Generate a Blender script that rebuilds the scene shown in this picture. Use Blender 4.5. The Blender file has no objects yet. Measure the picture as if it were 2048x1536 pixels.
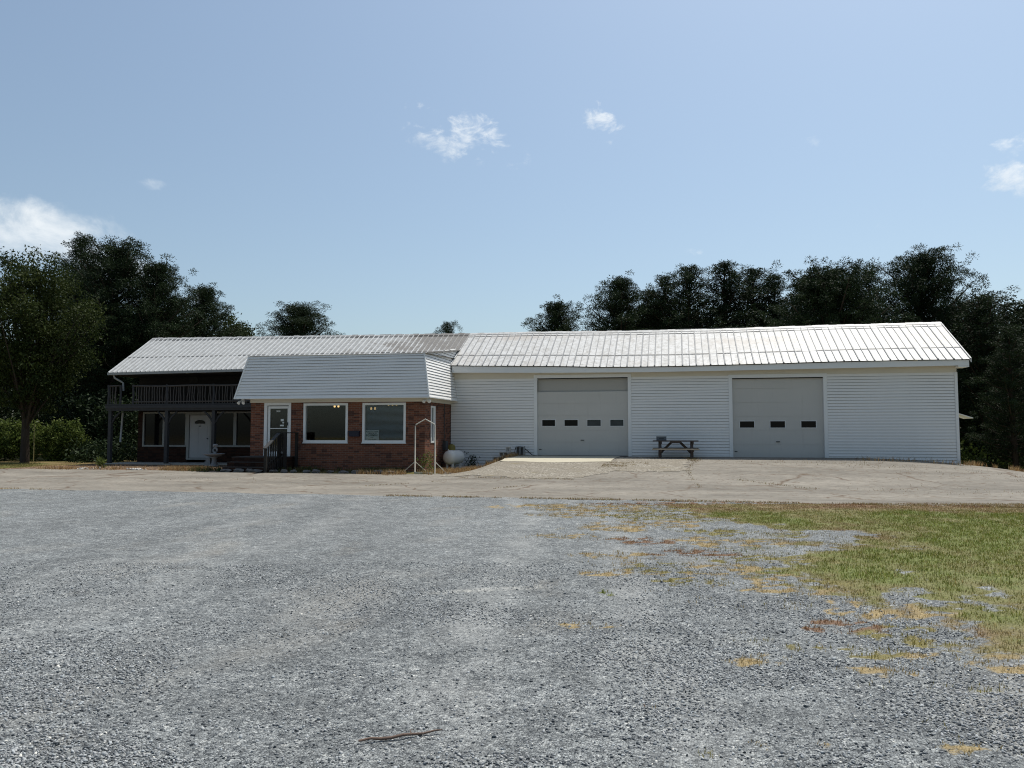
import bpy, bmesh, math, random
import numpy as np
from mathutils import Vector, Matrix
from mathutils.geometry import delaunay_2d_cdt

random.seed(7)
rng = np.random.default_rng(11)
C = bpy.context.scene.collection
R = math.radians
PI = math.pi

# World frame: x runs along the garage front, y runs back through the building, z is up.
# ----------------------------------------------------------------------------- noise / terrain
def _hash(i, j, s):
    n = (i.astype(np.int64) * 374761393 + j.astype(np.int64) * 668265263 + s * 1442695041) & 0xFFFFFFFF
    n = ((n ^ (n >> 13)) * 1274126177) & 0xFFFFFFFF
    return ((n ^ (n >> 16)) & 0xFFFF) / 65535.0

def vnoise(x, y, s=0):
    x = np.asarray(x, float); y = np.asarray(y, float)
    i = np.floor(x); j = np.floor(y); fx = x - i; fy = y - j
    fx = fx * fx * (3 - 2 * fx); fy = fy * fy * (3 - 2 * fy)
    a = _hash(i, j, s); b = _hash(i + 1, j, s); c = _hash(i, j + 1, s); d = _hash(i + 1, j + 1, s)
    return (a * (1 - fx) + b * fx) * (1 - fy) + (c * (1 - fx) + d * fx) * fy

def fbm(x, y, s=0, o=4):
    t = 0; a = .5; n = 0
    for k in range(o):
        t = t + a * vnoise(x * 2 ** k, y * 2 ** k, s + k * 17); n += a; a *= .5
    return t / n

def sm(t):
    t = np.clip(t, 0, 1)
    return t * t * (3 - 2 * t)

def H(u, v):
    u = np.asarray(u, float); v = np.asarray(v, float)
    base = .2 * sm((v + 11) / 7)
    ramp = .48 * sm((v + 8.5) / 8) * sm((u + .8 + .10 * np.maximum(-v - 1, 0)) / (1. + .16 * np.maximum(-v - 1, 0)))
    right = -np.minimum(.0128 * np.maximum(u - 12.5, 0) ** 2, 1.9) * sm((v + 9.5) / 8.5)
    back = -.7 * sm((v - 5) / 14) * sm((u - 8) / 8)
    return base + ramp + right + back

def h(u, v):
    return float(H(u, v))

# ----------------------------------------------------------------------------- nodes
class NT:
    def __init__(s, m):
        m.use_nodes = True
        s.t = m.node_tree; s.t.nodes.clear()
        s.out = s.t.nodes.new('ShaderNodeOutputMaterial')
    def n(s, typ, ins=None, **kw):
        nd = s.t.nodes.new('ShaderNode' + typ)
        for k, v in kw.items():
            setattr(nd, k, v)
        for k, v in (ins or {}).items():
            s.set(nd.inputs[k], v)
        return nd
    def set(s, sock, v):
        if isinstance(v, bpy.types.NodeSocket):
            s.t.links.new(v, sock)
        elif isinstance(v, bpy.types.Node):
            s.t.links.new(v.outputs[0], sock)
        else:
            if sock.type == 'RGBA' and len(v) == 3:
                v = (*v, 1)
            sock.default_value = v
    def mix(s, f, a, b, blend='MIX'):
        nd = s.t.nodes.new('ShaderNodeMix'); nd.data_type = 'RGBA'; nd.blend_type = blend
        s.set(nd.inputs[0], f); s.set(nd.inputs[6], a); s.set(nd.inputs[7], b)
        return nd.outputs[2]
    def math(s, op, a, b=0.0, c=0.0):
        nd = s.t.nodes.new('ShaderNodeMath'); nd.operation = op
        s.set(nd.inputs[0], a); s.set(nd.inputs[1], b); s.set(nd.inputs[2], c)
        return nd.outputs[0]
    def ramp(s, f, stops, interp='LINEAR'):
        nd = s.t.nodes.new('ShaderNodeValToRGB'); s.set(nd.inputs[0], f)
        e = nd.color_ramp.elements; nd.color_ramp.interpolation = interp
        while len(e) < len(stops): e.new(.5)
        for k, (p, c) in enumerate(stops):
            e[k].position = p
            if not isinstance(c, tuple): c = (c, c, c)
            e[k].color = (*c, 1)
        return nd.outputs[0]
    def noise(s, vec, scale, detail=4, rough=.55):
        return s.n('TexNoise', {'Vector': vec, 'Scale': scale, 'Detail': detail, 'Roughness': rough}).outputs[0]
    def map(s, vec, scale=(1, 1, 1), loc=(0, 0, 0), rot=(0, 0, 0)):
        return s.n('Mapping', {'Vector': vec, 'Scale': scale, 'Location': loc, 'Rotation': rot}).outputs[0]
    def bsdf(s, col, rough=.7, spec=.3, normal=None, **kw):
        b = s.n('BsdfPrincipled', {'Base Color': col, 'Roughness': rough, 'Specular IOR Level': spec})
        if normal is not None: s.set(b.inputs['Normal'], normal)
        for k, v in kw.items(): s.set(b.inputs[k], v)
        s.t.links.new(b.outputs[0], s.out.inputs[0])
        return b
    def bump(s, hgt, strength=.5, dist=.01, normal=None):
        b = s.n('Bump', {'Height': hgt, 'Strength': strength, 'Distance': dist})
        if normal is not None: s.set(b.inputs['Normal'], normal)
        return b.outputs[0]
    def pos(s):
        return s.n('NewGeometry').outputs['Position']
    def uv(s):
        return s.n('TexCoord').outputs['UV']

M = {}
def mat(name):
    m = bpy.data.materials.new(name); M[name] = m
    return NT(m)

def plain(name, col, rough=.6, var=.15, scale=3., spec=.3, bump=0., metal=0.):
    t = mat(name); p = t.pos()
    n = t.noise(p, scale, 5, .6)
    c = t.mix(n, tuple(k * (1 - var) for k in col), tuple(min(1, k * (1 + var)) for k in col))
    nm = t.bump(t.noise(p, scale * 12, 3), bump, .01) if bump else None
    t.bsdf(c, rough, spec, nm, Metallic=metal)

def make_materials():
    # vinyl siding with faint grime low down and streaks
    t = mat('vinyl_siding'); p = t.pos()
    n1 = t.noise(t.map(p, (1.2, 1.2, .25)), 1.5, 5, .6)
    n2 = t.noise(p, 9, 4, .6)
    c = t.mix(t.ramp(n1, [(.35, 0.), (.8, .35)]), (.84, .83, .805), (.75, .74, .71))
    c = t.mix(t.ramp(n2, [(.6, 0.), (.85, .25)]), c, (.52, .50, .46))
    t.bsdf(c, .42, .35)
    plain('siding_slot_shade', (.30, .30, .29), .9, .2, 3.)  # darker slot faces, painting in the shadow line under each siding course
    plain('seam_dark', (.09, .088, .085), .8, .3, 4.)
    plain('white_trim', (.78, .79, .78), .45, .05, 2.)
    plain('door_grey', (.42, .43, .44), .45, .06, 3.)
    plain('pane_grey', (.045, .055, .06), .1, .5, 4.)
    plain('window_rim', (.62, .63, .62), .5, .05)
    plain('tread_stone', (.045, .042, .04), .9, .3, 9.)
    plain('cream_trim', (.66, .62, .53), .55, .08, 2.)
    plain('white_paint', (.74, .75, .74), .4, .05, 3.)
    plain('old_white_paint', (.30, .31, .30), .6, .15, 6.)
    t = mat('door_panel'); p = t.pos()
    c = t.mix(t.noise(t.map(p, (.5, 1, .9)), 1.2, 5, .6), (.51, .50, .47), (.57, .56, .53))
    c = t.mix(t.ramp(t.noise(t.map(p, (3.5, 1, .35)), 2.2, 5, .65), [(.58, 0.), (0.8, .35)]), c, (.38, .365, .33))
    t.bsdf(c, .5, .3)
    plain('door_panel_shade', (.42, .41, .38), .5, .03, 1.)  # darker colour standing in for the shade on the top door section
    plain('dark_gap', (.015, .015, .015), .9, .1)
    plain('window_black', (.006, .006, .007), .06, .1, spec=.25)
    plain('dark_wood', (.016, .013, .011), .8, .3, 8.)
    plain('porch_wood', (.05, .051, .053), .8, .25, 7.)
    plain('baluster_wood', (.085, .077, .07), .8, .3, 9.)
    plain('rail_wood', (.022, .02, .018), .75, .25, 9.)
    plain('table_wood', (.085, .065, .055), .75, .3, 9.)
    plain('bench_wood', (.38, .33, .26), .75, .2, 9.)
    plain('concrete', (.40, .38, .34), .9, .2, 7., bump=.3)
    plain('block_concrete', (.46, .45, .42), .9, .2, 12., bump=.4)
    plain('cast_stone', (.26, .27, .28), .85, .25, 9., bump=.3)
    plain('tank_paint', (.70, .70, .69), .4, .1, 5.)
    plain('tank_lid', (.16, .14, .035), .6, .2, 9.)
    plain('black_rubber', (.02, .02, .022), .5, .1)
    plain('dark_metal', (.05, .052, .056), .5, .15)
    plain('mailbox_paint', (.012, .014, .03), .4, .1)
    plain('paper', (.72, .75, .73), .7, .04)
    plain('ink_green', (.015, .05, .035), .7, .1)
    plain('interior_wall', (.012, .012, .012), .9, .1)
    plain('blind_slat', (.42, .48, .52), .5, .05)
    plain('grey_box', (.12, .135, .15), .6, .15, 12.)
    plain('rubble', (.55, .53, .49), .9, .2, 15.)
    plain('soil_stone', (.13, .125, .12), .9, .3, 12., bump=.4)
    plain('stick_bark', (.16, .11, .085), .85, .4, 60., bump=.5)
    plain('marker_paint', (.36, .32, .14), .6, .2, 9.)
    plain('sign_pipe', (.50, .47, .40), .5, .2, 12.)
    # garage roof: white coated metal with grime
    t = mat('white_roof'); p = t.pos()
    n1 = t.noise(t.map(p, (2.2, .7, 1)), 1.6, 6, .65)
    n2 = t.noise(p, 6, 6, .7)
    n3 = t.noise(t.map(p, (.25, .3, 1)), 1., 3, .5)
    c = t.mix(t.ramp(n2, [(.45, 0.), (.66, .8)]), (.58, .58, .568), (.30, .29, .27))
    c = t.mix(t.ramp(n1, [(.50, 0.), (.72, .7)]), c, (.40, .385, .35))
    c = t.mix(t.ramp(n3, [(.52, 0.), (.70, .6)]), c, (.42, .365, .31))
    t.bsdf(c, .5, .3)
    plain('roof_rib_grey', (.27, .275, .28), .55, .3, 5.)
    # wing roof: greyer galvanised metal, heavily weathered towards the garage
    t = mat('grey_roof'); p = t.pos()
    sx = t.n('SeparateXYZ', {0: p}).outputs[0]
    n1 = t.noise(t.map(p, (.8, 1.1, 1)), 1.3, 6, .65)
    n2 = t.noise(p, 5, 6, .7)
    w = t.n('MapRange', {'Value': sx, 'From Min': -9.5, 'From Max': -4., 'To Min': .03, 'To Max': .33}).outputs[0]
    c = t.mix(t.ramp(n2, [(.42, 0.), (.66, .8)]), (.36, .365, .36), (.24, .245, .24))
    k = t.ramp(t.math('ADD', n1, w), [(.66, 0.), (.78, .95)])
    c = t.mix(k, c, t.mix(n2, (.10, .095, .085), (.27, .25, .23)))
    t.bsdf(c, .5, .3)
    t = mat('grey_roof_rib'); p = t.pos()
    sx = t.n('SeparateXYZ', {0: p}).outputs[0]
    n2 = t.noise(p, 5, 5, .7); n1 = t.noise(t.map(p, (.8, 1.1, 1)), 1.3, 6, .65)
    w = t.n('MapRange', {'Value': sx, 'From Min': -8., 'From Max': -3., 'To Min': -.02, 'To Max': .30}).outputs[0]
    c = t.mix(t.ramp(n2, [(.45, 0.), (.7, .7)]), (.66, .67, .67), (.44, .44, .43))
    t.bsdf(t.mix(t.ramp(t.math('ADD', n1, w), [(.66, 0.), (.80, .85)]), c, (.26, .245, .225)), .45, .3)
    # brick, mapped by metres along each wall
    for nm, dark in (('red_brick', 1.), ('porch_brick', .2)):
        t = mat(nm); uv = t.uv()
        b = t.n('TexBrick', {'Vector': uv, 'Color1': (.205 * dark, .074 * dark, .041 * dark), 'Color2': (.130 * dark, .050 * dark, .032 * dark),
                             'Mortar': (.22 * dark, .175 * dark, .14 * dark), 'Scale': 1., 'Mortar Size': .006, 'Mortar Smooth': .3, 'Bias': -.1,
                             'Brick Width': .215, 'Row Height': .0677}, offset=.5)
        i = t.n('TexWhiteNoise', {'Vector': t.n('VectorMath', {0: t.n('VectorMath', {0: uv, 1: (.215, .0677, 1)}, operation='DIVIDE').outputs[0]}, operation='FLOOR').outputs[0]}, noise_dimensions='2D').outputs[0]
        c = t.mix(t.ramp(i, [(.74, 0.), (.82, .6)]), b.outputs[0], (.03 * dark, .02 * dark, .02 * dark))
        c = t.mix(t.ramp(t.noise(uv, 1.2, 4), [(.5, 0.), (.8, .3)]), c, (.13 * dark, .075 * dark, .05 * dark))
        t.bsdf(c, .85, .2, t.bump(b.outputs[1], -.6, .008))
    # gravel: crushed stone, every cell a stone with its own tone and tilt
    t = mat('gravel'); p = t.pos()
    wp = t.n('VectorMath', {0: p, 1: t.n('VectorMath', {0: t.n('TexNoise', {'Vector': p, 'Scale': 30., 'Detail': 2.}).outputs[1], 3: .02}, operation='SCALE').outputs[0]}, operation='ADD').outputs[0]
    v1 = t.n('TexVoronoi', {'Vector': wp, 'Scale': 66., 'Randomness': 1.}, feature='F1')
    v2 = t.n('TexVoronoi', {'Vector': wp, 'Scale': 66., 'Randomness': 1.}, feature='DISTANCE_TO_EDGE')
    v3 = t.n('TexVoronoi', {'Vector': wp, 'Scale': 17., 'Randomness': 1.}, feature='F1')
    sep = t.n('SeparateColor', {0: v1.outputs['Color']})
    sep3 = t.n('SeparateColor', {0: v3.outputs['Color']})
    tone = t.ramp(t.math('ADD', t.math('MULTIPLY', sep.outputs[0], .66), t.math('MULTIPLY', sep3.outputs[0], .34)),
                  [(0., (.088, .096, .102)), (.35, (.190, .204, .208)), (.65, (.292, .310, .311)), (.88, (.412, .43, .424)), (1., (.63, .635, .605))])
    gap = t.ramp(v2.outputs[0], [(.0, .25), (.16, 1.)])
    c = t.mix(1., tone, gap, 'MULTIPLY')
    big = t.noise(t.map(p, (1., .35, 1), rot=(0, 0, R(-4))), .42, 4, .55)
    c = t.mix(1., c, t.ramp(big, [(.3, .84), (.7, 1.12)]), 'MULTIPLY')
    mid = t.noise(p, 2.2, 4, .6)
    c = t.mix(1., c, t.ramp(mid, [(.3, .80), (.7, 1.18)]), 'MULTIPLY')
    dust = t.noise(t.map(p, (.55, .22, 1), loc=(3, 1, 0), rot=(0, 0, R(9))), 1., 5, .6)
    c = t.mix(t.ramp(dust, [(.57, 0.), (.74, .5)]), c, t.mix(t.noise(p, 60, 3, .7), (.22, .21, .185), (.42, .405, .37)))
    brn = t.noise(t.map(p, (1, .6, 1), loc=(9, 4, 0)), .8, 5, .6)
    c = t.mix(t.ramp(brn, [(.60, 0.), (.76, .3)]), c, (.20, .165, .12))
    q = t.n('SeparateXYZ', {0: t.map(p, (1, 1, 1), loc=(-6.465 * math.cos(R(12)) + 30.417 * math.sin(R(12)), 6.465 * math.sin(R(12)) + 30.417 * math.cos(R(12)), 0), rot=(0, 0, R(-12)))})
    X_, Y_ = q.outputs[0], q.outputs[1]
    sway = t.math('MULTIPLY', t.math('SINE', t.math('MULTIPLY', Y_, .33)), .35)
    tr = None
    for x0, wd_ in ((-.05, .42), (1.35, .36), (-3.6, .5), (-5.1, .45)):
        b_ = t.math('ABSOLUTE', t.math('SUBTRACT', t.math('ADD', X_, sway), x0))
        k_ = t.n('MapRange', {'Value': b_, 'From Min': wd_ * .25, 'From Max': wd_, 'To Min': .42 if x0 > -1 else .25, 'To Max': 0.}).outputs[0]
        tr = k_ if tr is None else t.math('MAXIMUM', tr, k_)
    tr = t.math('MULTIPLY', tr, t.ramp(t.noise(p, 1.1, 5, .65), [(.38, 0.), (.62, 1.)]))
    c = t.mix(tr, c, t.mix(t.noise(p, 75, 3, .7), (.24, .245, .235), (.47, .47, .45)))
    s1 = t.math('ABSOLUTE', t.math('ADD', t.math('SUBTRACT', Y_, 8.15), t.math('MULTIPLY', X_, -.22)))
    s2 = t.math('MULTIPLY', t.n('MapRange', {'Value': s1, 'From Min': .02, 'From Max': .12, 'To Min': .7, 'To Max': 0.}).outputs[0], t.n('MapRange', {'Value': t.math('ABSOLUTE', t.math('ADD', X_, .25)), 'From Min': .25, 'From Max': .75, 'To Min': 1., 'To Max': 0.}).outputs[0])
    c = t.mix(t.math('MULTIPLY', s2, t.ramp(t.noise(p, 9, 3), [(.4, .2), (.6, 1.)])), c, (.55, .54, .49))
    at = t.n('Attribute', attribute_name='gcol')
    soil = t.mix(1., at.outputs[0], t.ramp(t.noise(p, 45, 4, .7), [(.3, .55), (.7, 1.3)]), 'MULTIPLY')
    dm = t.math('ADD', at.outputs['Alpha'], t.math('MULTIPLY', t.math('SUBTRACT', t.noise(p, 22, 4, .7), .5), .9))
    c = t.mix(t.ramp(dm, [(.42, 0.), (.62, .92)]), c, soil)
    nrm = t.n('VectorMath', {0: t.n('VectorMath', {0: v1.outputs['Color'], 1: (.5, .5, .5)}, operation='SUBTRACT').outputs[0], 1: (1.1, 1.1, .0)}, operation='MULTIPLY').outputs[0]
    nrm = t.n('VectorMath', {0: t.n('VectorMath', {0: nrm, 1: t.n('NewGeometry').outputs['Normal']}, operation='ADD').outputs[0]}, operation='NORMALIZE').outputs[0]
    t.bsdf(c, .8, .25, t.bump(v2.outputs[0], .8, .012, nrm))
    # old asphalt
    t = mat('asphalt'); p = t.pos()
    n = t.noise(p, 90, 3, .7); b = t.noise(t.map(p, (.35, 1., 1)), .9, 5, .6)
    c = t.mix(n, (.155, .141, .118), (.312, .285, .242))
    c = t.mix(1., c, t.ramp(b, [(.3, .66), (.7, 1.15)]), 'MULTIPLY')
    wv = t.n('VectorMath', {0: p, 1: t.n('VectorMath', {0: t.n('TexNoise', {'Vector': p, 'Scale': 1.3, 'Detail': 4.}).outputs[1], 3: .9}, operation='SCALE').outputs[0]}, operation='ADD').outputs[0]
    ck = t.n('TexVoronoi', {'Vector': t.map(wv, (.28, .4, .0)), 'Scale': 1.}, feature='DISTANCE_TO_EDGE').outputs[0]
    br = t.noise(p, .6, 3)
    cm = t.math('MULTIPLY', t.ramp(ck, [(.0, 1.), (.020, 0.)]), t.ramp(br, [(.42, 0.), (.55, .85)]))
    c = t.mix(cm, c, (.10, .065, .04))
    c = t.mix(1., c, t.ramp(t.noise(t.map(p, (1.2, 3.5, 1)), 3.2, 5, .7), [(.3, .74), (.7, 1.2)]), 'MULTIPLY')
    sp = t.ramp(t.noise(p, 7, 3, .5), [(.60, 0.), (.68, .7)])
    c = t.mix(sp, c, (.13, .095, .065))
    t.bsdf(c, .9, .2, t.bump(n, .4, .006))
    t = mat('worn_concrete'); p = t.pos()
    v = t.n('TexVoronoi', {'Vector': p, 'Scale': 24.}); s_ = t.n('SeparateColor', {0: v.outputs['Color']}).outputs[0]
    c = t.ramp(s_, [(0., (.12, .105, .08)), (.5, (.23, .207, .17)), (1., (.40, .37, .315))])
    c = t.mix(t.ramp(t.noise(p, 1.6, 5, .65), [(.40, 0.), (.62, .9)]), c, (.215, .19, .15))
    c = t.mix(t.ramp(t.noise(t.map(p, (1, 2.5, 1)), 1.1, 4, .6), [(.62, 0.), (.7, .7)]), c, (.20, .165, .08))
    t.bsdf(c, .9, .2, t.bump(s_, .5, .008))
    t = mat('smooth_concrete'); p = t.pos()
    c = t.mix(t.noise(p, 2.5, 5, .65), (.42, .385, .29), (.54, .50, .40))
    c = t.mix(t.ramp(t.noise(p, 6, 4, .6), [(.62, 0.), (.75, .6)]), c, (.3, .26, .19))
    t.bsdf(c, .9, .2, t.bump(t.noise(p, 60, 3), .3, .005))
    # bare ground under everything: grass and leaf litter
    t = mat('ground_soil'); p = t.pos()
    n = t.noise(p, .35, 5, .6); f = t.noise(p, 30, 4, .7)
    c = t.mix(t.ramp(n, [(.42, 0.), (.6, 1.)]), (.11, .115, .035), (.20, .14, .07))
    c = t.mix(1., c, t.ramp(f, [(.3, .5), (.7, 1.4)]), 'MULTIPLY')
    t.bsdf(c, .95, .1, t.bump(f, .6, .03))
    t = mat('mulch'); p = t.pos()
    v = t.n('TexVoronoi', {'Vector': t.map(p, (1, 1.6, 1)), 'Scale': 16.}); s_ = t.n('SeparateColor', {0: v.outputs['Color']}).outputs[0]
    c = t.ramp(s_, [(0., (.035, .022, .016)), (.5, (.13, .085, .055)), (.85, (.24, .16, .10)), (1., (.40, .32, .25))])
    t.bsdf(c, .95, .1, t.bump(s_, .8, .03))
    # foliage with tint attribute per leaf
    for nm, a, b, tr in (('pine_needles', (.007, .015, .007), (.036, .056, .023), .16), ('broad_leaves', (.012, .024, .006), (.058, .074, .020), .25),
                         ('bush_leaves', (.022, .048, .010), (.16, .20, .05), .32)):
        t = mat(nm)
        at = t.n('Attribute', attribute_name='tint').outputs['Fac']
        c = t.mix(at, a, b)
        d = t.n('BsdfPrincipled', {'Base Color': c, 'Roughness': .6, 'Specular IOR Level': .1})
        tl = t.n('BsdfTranslucent', {'Color': c})
        mx = t.n('MixShader', {0: tr, 1: d.outputs[0], 2: tl.outputs[0]})
        t.t.links.new(mx.outputs[0], t.out.inputs[0])
    t = mat('grass_blade')
    at = t.n('Attribute', attribute_name='bcol').outputs[0]
    d = t.n('BsdfPrincipled', {'Base Color': at, 'Roughness': .6, 'Specular IOR Level': .2})
    tl = t.n('BsdfTranslucent', {'Color': at})
    mx = t.n('MixShader', {0: .3, 1: d.outputs[0], 2: tl.outputs[0]})
    t.t.links.new(mx.outputs[0], t.out.inputs[0])
    t = mat('bark'); p = t.pos()
    n = t.noise(t.map(p, (8, 8, 1.5)), 1.5, 5, .7)
    t.bsdf(t.mix(n, (.02, .016, .013), (.09, .07, .055)), .9, .1, t.bump(n, .8, .03))
    # glass: dark tinted pane one can look through
    t = mat('glass')
    tr = t.n('BsdfTransparent', {'Color': (.82, .86, .87)})
    gl = t.n('BsdfGlossy', {'Color': (1, 1, 1), 'Roughness': .02})
    fr = t.n('Fresnel', {'IOR': 1.45})
    mx = t.n('MixShader', {0: fr.outputs[0], 1: tr.outputs[0], 2: gl.outputs[0]})
    t.t.links.new(mx.outputs[0], t.out.inputs[0])
    t = mat('lamp_glow')
    e = t.n('Emission', {'Color': (1., .62, .25), 'Strength': 1.6})
    t.t.links.new(e.outputs[0], t.out.inputs[0])
make_materials()

# ----------------------------------------------------------------------------- object helpers
def tag(o, label=None, cat=None, group=None, kind=None):
    if label: o['label'] = label
    if cat: o['category'] = cat
    if group: o['group'] = group
    if kind: o['kind'] = kind
    return o

def thing(name, loc, label, cat, group=None, rz=0.):
    o = bpy.data.objects.new(name, None); o.empty_display_size = .2
    C.objects.link(o); o.location = loc; o.rotation_euler = (0, 0, rz)
    return tag(o, label, cat, group)

def link(name, me, parent=None):
    o = bpy.data.objects.new(name, me); C.objects.link(o)
    if parent is not None:
        o.parent = parent
    return o

def copy_tree(o, parent=None):
    c = o.copy(); C.objects.link(c)
    if parent is not None: c.parent = parent
    for ch in list(o.children): copy_tree(ch, c)
    return c

class MB:
    """collects boxes, tubes, prisms; build() links them as one mesh object with metre UVs"""
    def __init__(s): s.v = []; s.f = []; s.m = []
    def face(s, pts, m=0):
        k = len(s.v); s.v += [tuple(p) for p in pts]; s.f.append(tuple(range(k, k + len(pts)))); s.m.append(m)
    def mesh(s, vs, fs, m=0):
        k = len(s.v); s.v += [tuple(p) for p in vs]
        for f in fs: s.f.append(tuple(k + i for i in f)); s.m.append(m)
        return s
    def box(s, a, b, m=0):
        x0, y0, z0 = a; x1, y1, z1 = b
        if x0 > x1: x0, x1 = x1, x0
        if y0 > y1: y0, y1 = y1, y0
        if z0 > z1: z0, z1 = z1, z0
        return s.mesh([(x0, y0, z0), (x1, y0, z0), (x1, y1, z0), (x0, y1, z0), (x0, y0, z1), (x1, y0, z1), (x1, y1, z1), (x0, y1, z1)],
                      [(0, 3, 2, 1), (4, 5, 6, 7), (0, 1, 5, 4), (1, 2, 6, 5), (2, 3, 7, 6), (3, 0, 4, 7)], m)
    def bar(s, p, q, w, d, m=0, up=(0, 0, 1)):
        p = Vector(p); q = Vector(q); ax = (q - p).normalized(); up = Vector(up)
        if abs(ax.dot(up)) > .95: up = Vector((0, 1, 0))
        x = ax.cross(up).normalized() * w / 2; y = x.cross(ax).normalized() * d / 2
        vs = [e + a * x + b * y for e in (p, q) for a, b in ((-1, -1), (1, -1), (1, 1), (-1, 1))]
        return s.mesh(vs, [(0, 3, 2, 1), (4, 5, 6, 7), (0, 1, 5, 4), (1, 2, 6, 5), (2, 3, 7, 6), (3, 0, 4, 7)], m)
    def tube(s, pts, rad, n=8, m=0, cap=True):
        pts = [Vector(p) for p in pts]; rs = rad if isinstance(rad, (list, tuple)) else [rad] * len(pts)
        vs = []; fs = []
        for i, p in enumerate(pts):
            d = (pts[min(i + 1, len(pts) - 1)] - pts[max(i - 1, 0)]).normalized()
            a = Vector((0, 0, 1)) if abs(d.z) < .9 else Vector((1, 0, 0))
            x = d.cross(a).normalized(); y = d.cross(x)
            for k in range(n):
                t = 2 * PI * k / n
                vs.append(p + (x * math.cos(t) + y * math.sin(t)) * rs[i])
        for i in range(len(pts) - 1):
            for k in range(n):
                a = i * n + k; b = i * n + (k + 1) % n
                fs.append((a, b, b + n, a + n))
        if cap:
            fs.append(tuple(range(n))); fs.append(tuple(range((len(pts) - 1) * n, len(pts) * n))[::-1])
        return s.mesh(vs, fs, m)
    def lathe(s, prof, n=20, c=(0, 0, 0), m=0):
        vs = []; fs = []
        for r, z in prof:
            for k in range(n):
                t = 2 * PI * k / n; vs.append((c[0] + r * math.cos(t), c[1] + r * math.sin(t), c[2] + z))
        for i in range(len(prof) - 1):
            for k in range(n):
                a = i * n + k; b = i * n + (k + 1) % n; fs.append((a, b, b + n, a + n))
        return s.mesh(vs, fs, m)
    def lump(s, c, r, m=0, seed=0, n=2):
        """an irregular stone"""
        bm = bmesh.new(); bmesh.ops.create_icosphere(bm, subdivisions=n, radius=1.)
        rr = random.Random(seed); k = [rr.uniform(.75, 1.25) for _ in range(len(bm.verts))]
        vs = [(c[0] + v.co.x * r[0] * k[i], c[1] + v.co.y * r[1] * k[i], c[2] + v.co.z * r[2] * k[i]) for i, v in enumerate(bm.verts)]
        fs = [tuple(v.index for v in f.verts) for f in bm.faces]; bm.free()
        return s.mesh(vs, fs, m)
    def build(s, name, mats, parent=None, off=None, smooth=False):
        if isinstance(mats, str): mats = [mats]
        me = bpy.data.meshes.new(name)
        if parent is not None and off is None:
            off = parent.matrix_basis.translation if parent.parent is None else None
        if parent is not None and parent.parent is not None:
            q = parent; o_ = Vector((0, 0, 0))
            while q is not None: o_ += q.location; q = q.parent
            off = o_
        o = Vector(off) if off is not None else Vector((0, 0, 0))
        me.from_pydata([tuple(Vector(v) - o) for v in s.v], [], s.f)
        for k in mats: me.materials.append(M[k])
        me.polygons.foreach_set('material_index', s.m)
        uv = me.uv_layers.new(name='UVMap')
        for p in me.polygons:
            nx, ny, nz = (abs(k) for k in p.normal)
            for li in p.loop_indices:
                x, y, z = s.v[me.loops[li].vertex_index]
                uv.data[li].uv = (x, z) if ny >= nx and ny >= nz else ((y, z) if nx >= nz else (x, y))
        if smooth:
            me.polygons.foreach_set('use_smooth', [True] * len(me.polygons))
        me.update()
        return link(name, me, parent)

def tri_mesh(name, V, F, mat_name, attrs=None):
    """V (n,3), F (m,3) numpy -> mesh data"""
    me = bpy.data.meshes.new(name)
    V = np.asarray(V, np.float32); F = np.asarray(F, np.int32); k = F.shape[1]
    me.vertices.add(len(V)); me.vertices.foreach_set('co', V.ravel())
    me.loops.add(F.size); me.loops.foreach_set('vertex_index', F.ravel())
    me.polygons.add(len(F)); me.polygons.foreach_set('loop_start', np.arange(0, F.size, k, dtype=np.int32))
    me.materials.append(M[mat_name])
    for nm, arr in (attrs or {}).items():
        arr = np.asarray(arr, np.float32)
        if arr.ndim == 1:
            a = me.attributes.new(nm, 'FLOAT', 'POINT'); a.data.foreach_set('value', arr)
        else:
            a = me.attributes.new(nm, 'FLOAT_COLOR', 'POINT'); a.data.foreach_set('color', arr.ravel())
    me.update(calc_edges=True); me.validate()
    return me

# ----------------------------------------------------------------------------- ground
def grid_mesh(name, us, vs, zf, m, attrs=None, edge=None):
    U, Vv = np.meshgrid(us, vs, indexing='xy')
    if edge is not None: U, Vv = edge(U, Vv)
    Z = zf(U, Vv)
    V = np.stack([U, Vv, Z], -1).reshape(-1, 3)
    nu = len(us); nv = len(vs)
    i = np.arange(nu * nv).reshape(nv, nu)
    F = np.stack([i[:-1, :-1], i[:-1, 1:], i[1:, 1:], i[1:, :-1]], -1).reshape(-1, 4)
    a = attrs(V[:, 0], V[:, 1]) if attrs else None
    return tri_mesh(name, V, F, m, a)

def lines(*segs):
    o = []
    for a, b, s in segs: o += list(np.arange(a, b, s))
    return np.array(o + [segs[-1][1]])

us = lines((-900, -100, 50), (-100, -40, 6), (-40, 44, .5), (44, 110, 6), (110, 900, 50))
vs = lines((-200, -50, 30), (-50, -14, 3), (-14, 8, .4), (8, 50, 2), (50, 120, 10), (120, 1500, 100))
g = link('ground', grid_mesh('ground', us, vs, lambda u, v: H(u, v) + .03 * (fbm(u * .6, v * .6, 3) - .5) * (np.abs(v) > 11.5) - .02 * (v < -11.5) * (v > -60) - .04*(v<-11.5), 'ground_soil'))
tag(g, kind='structure')

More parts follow.
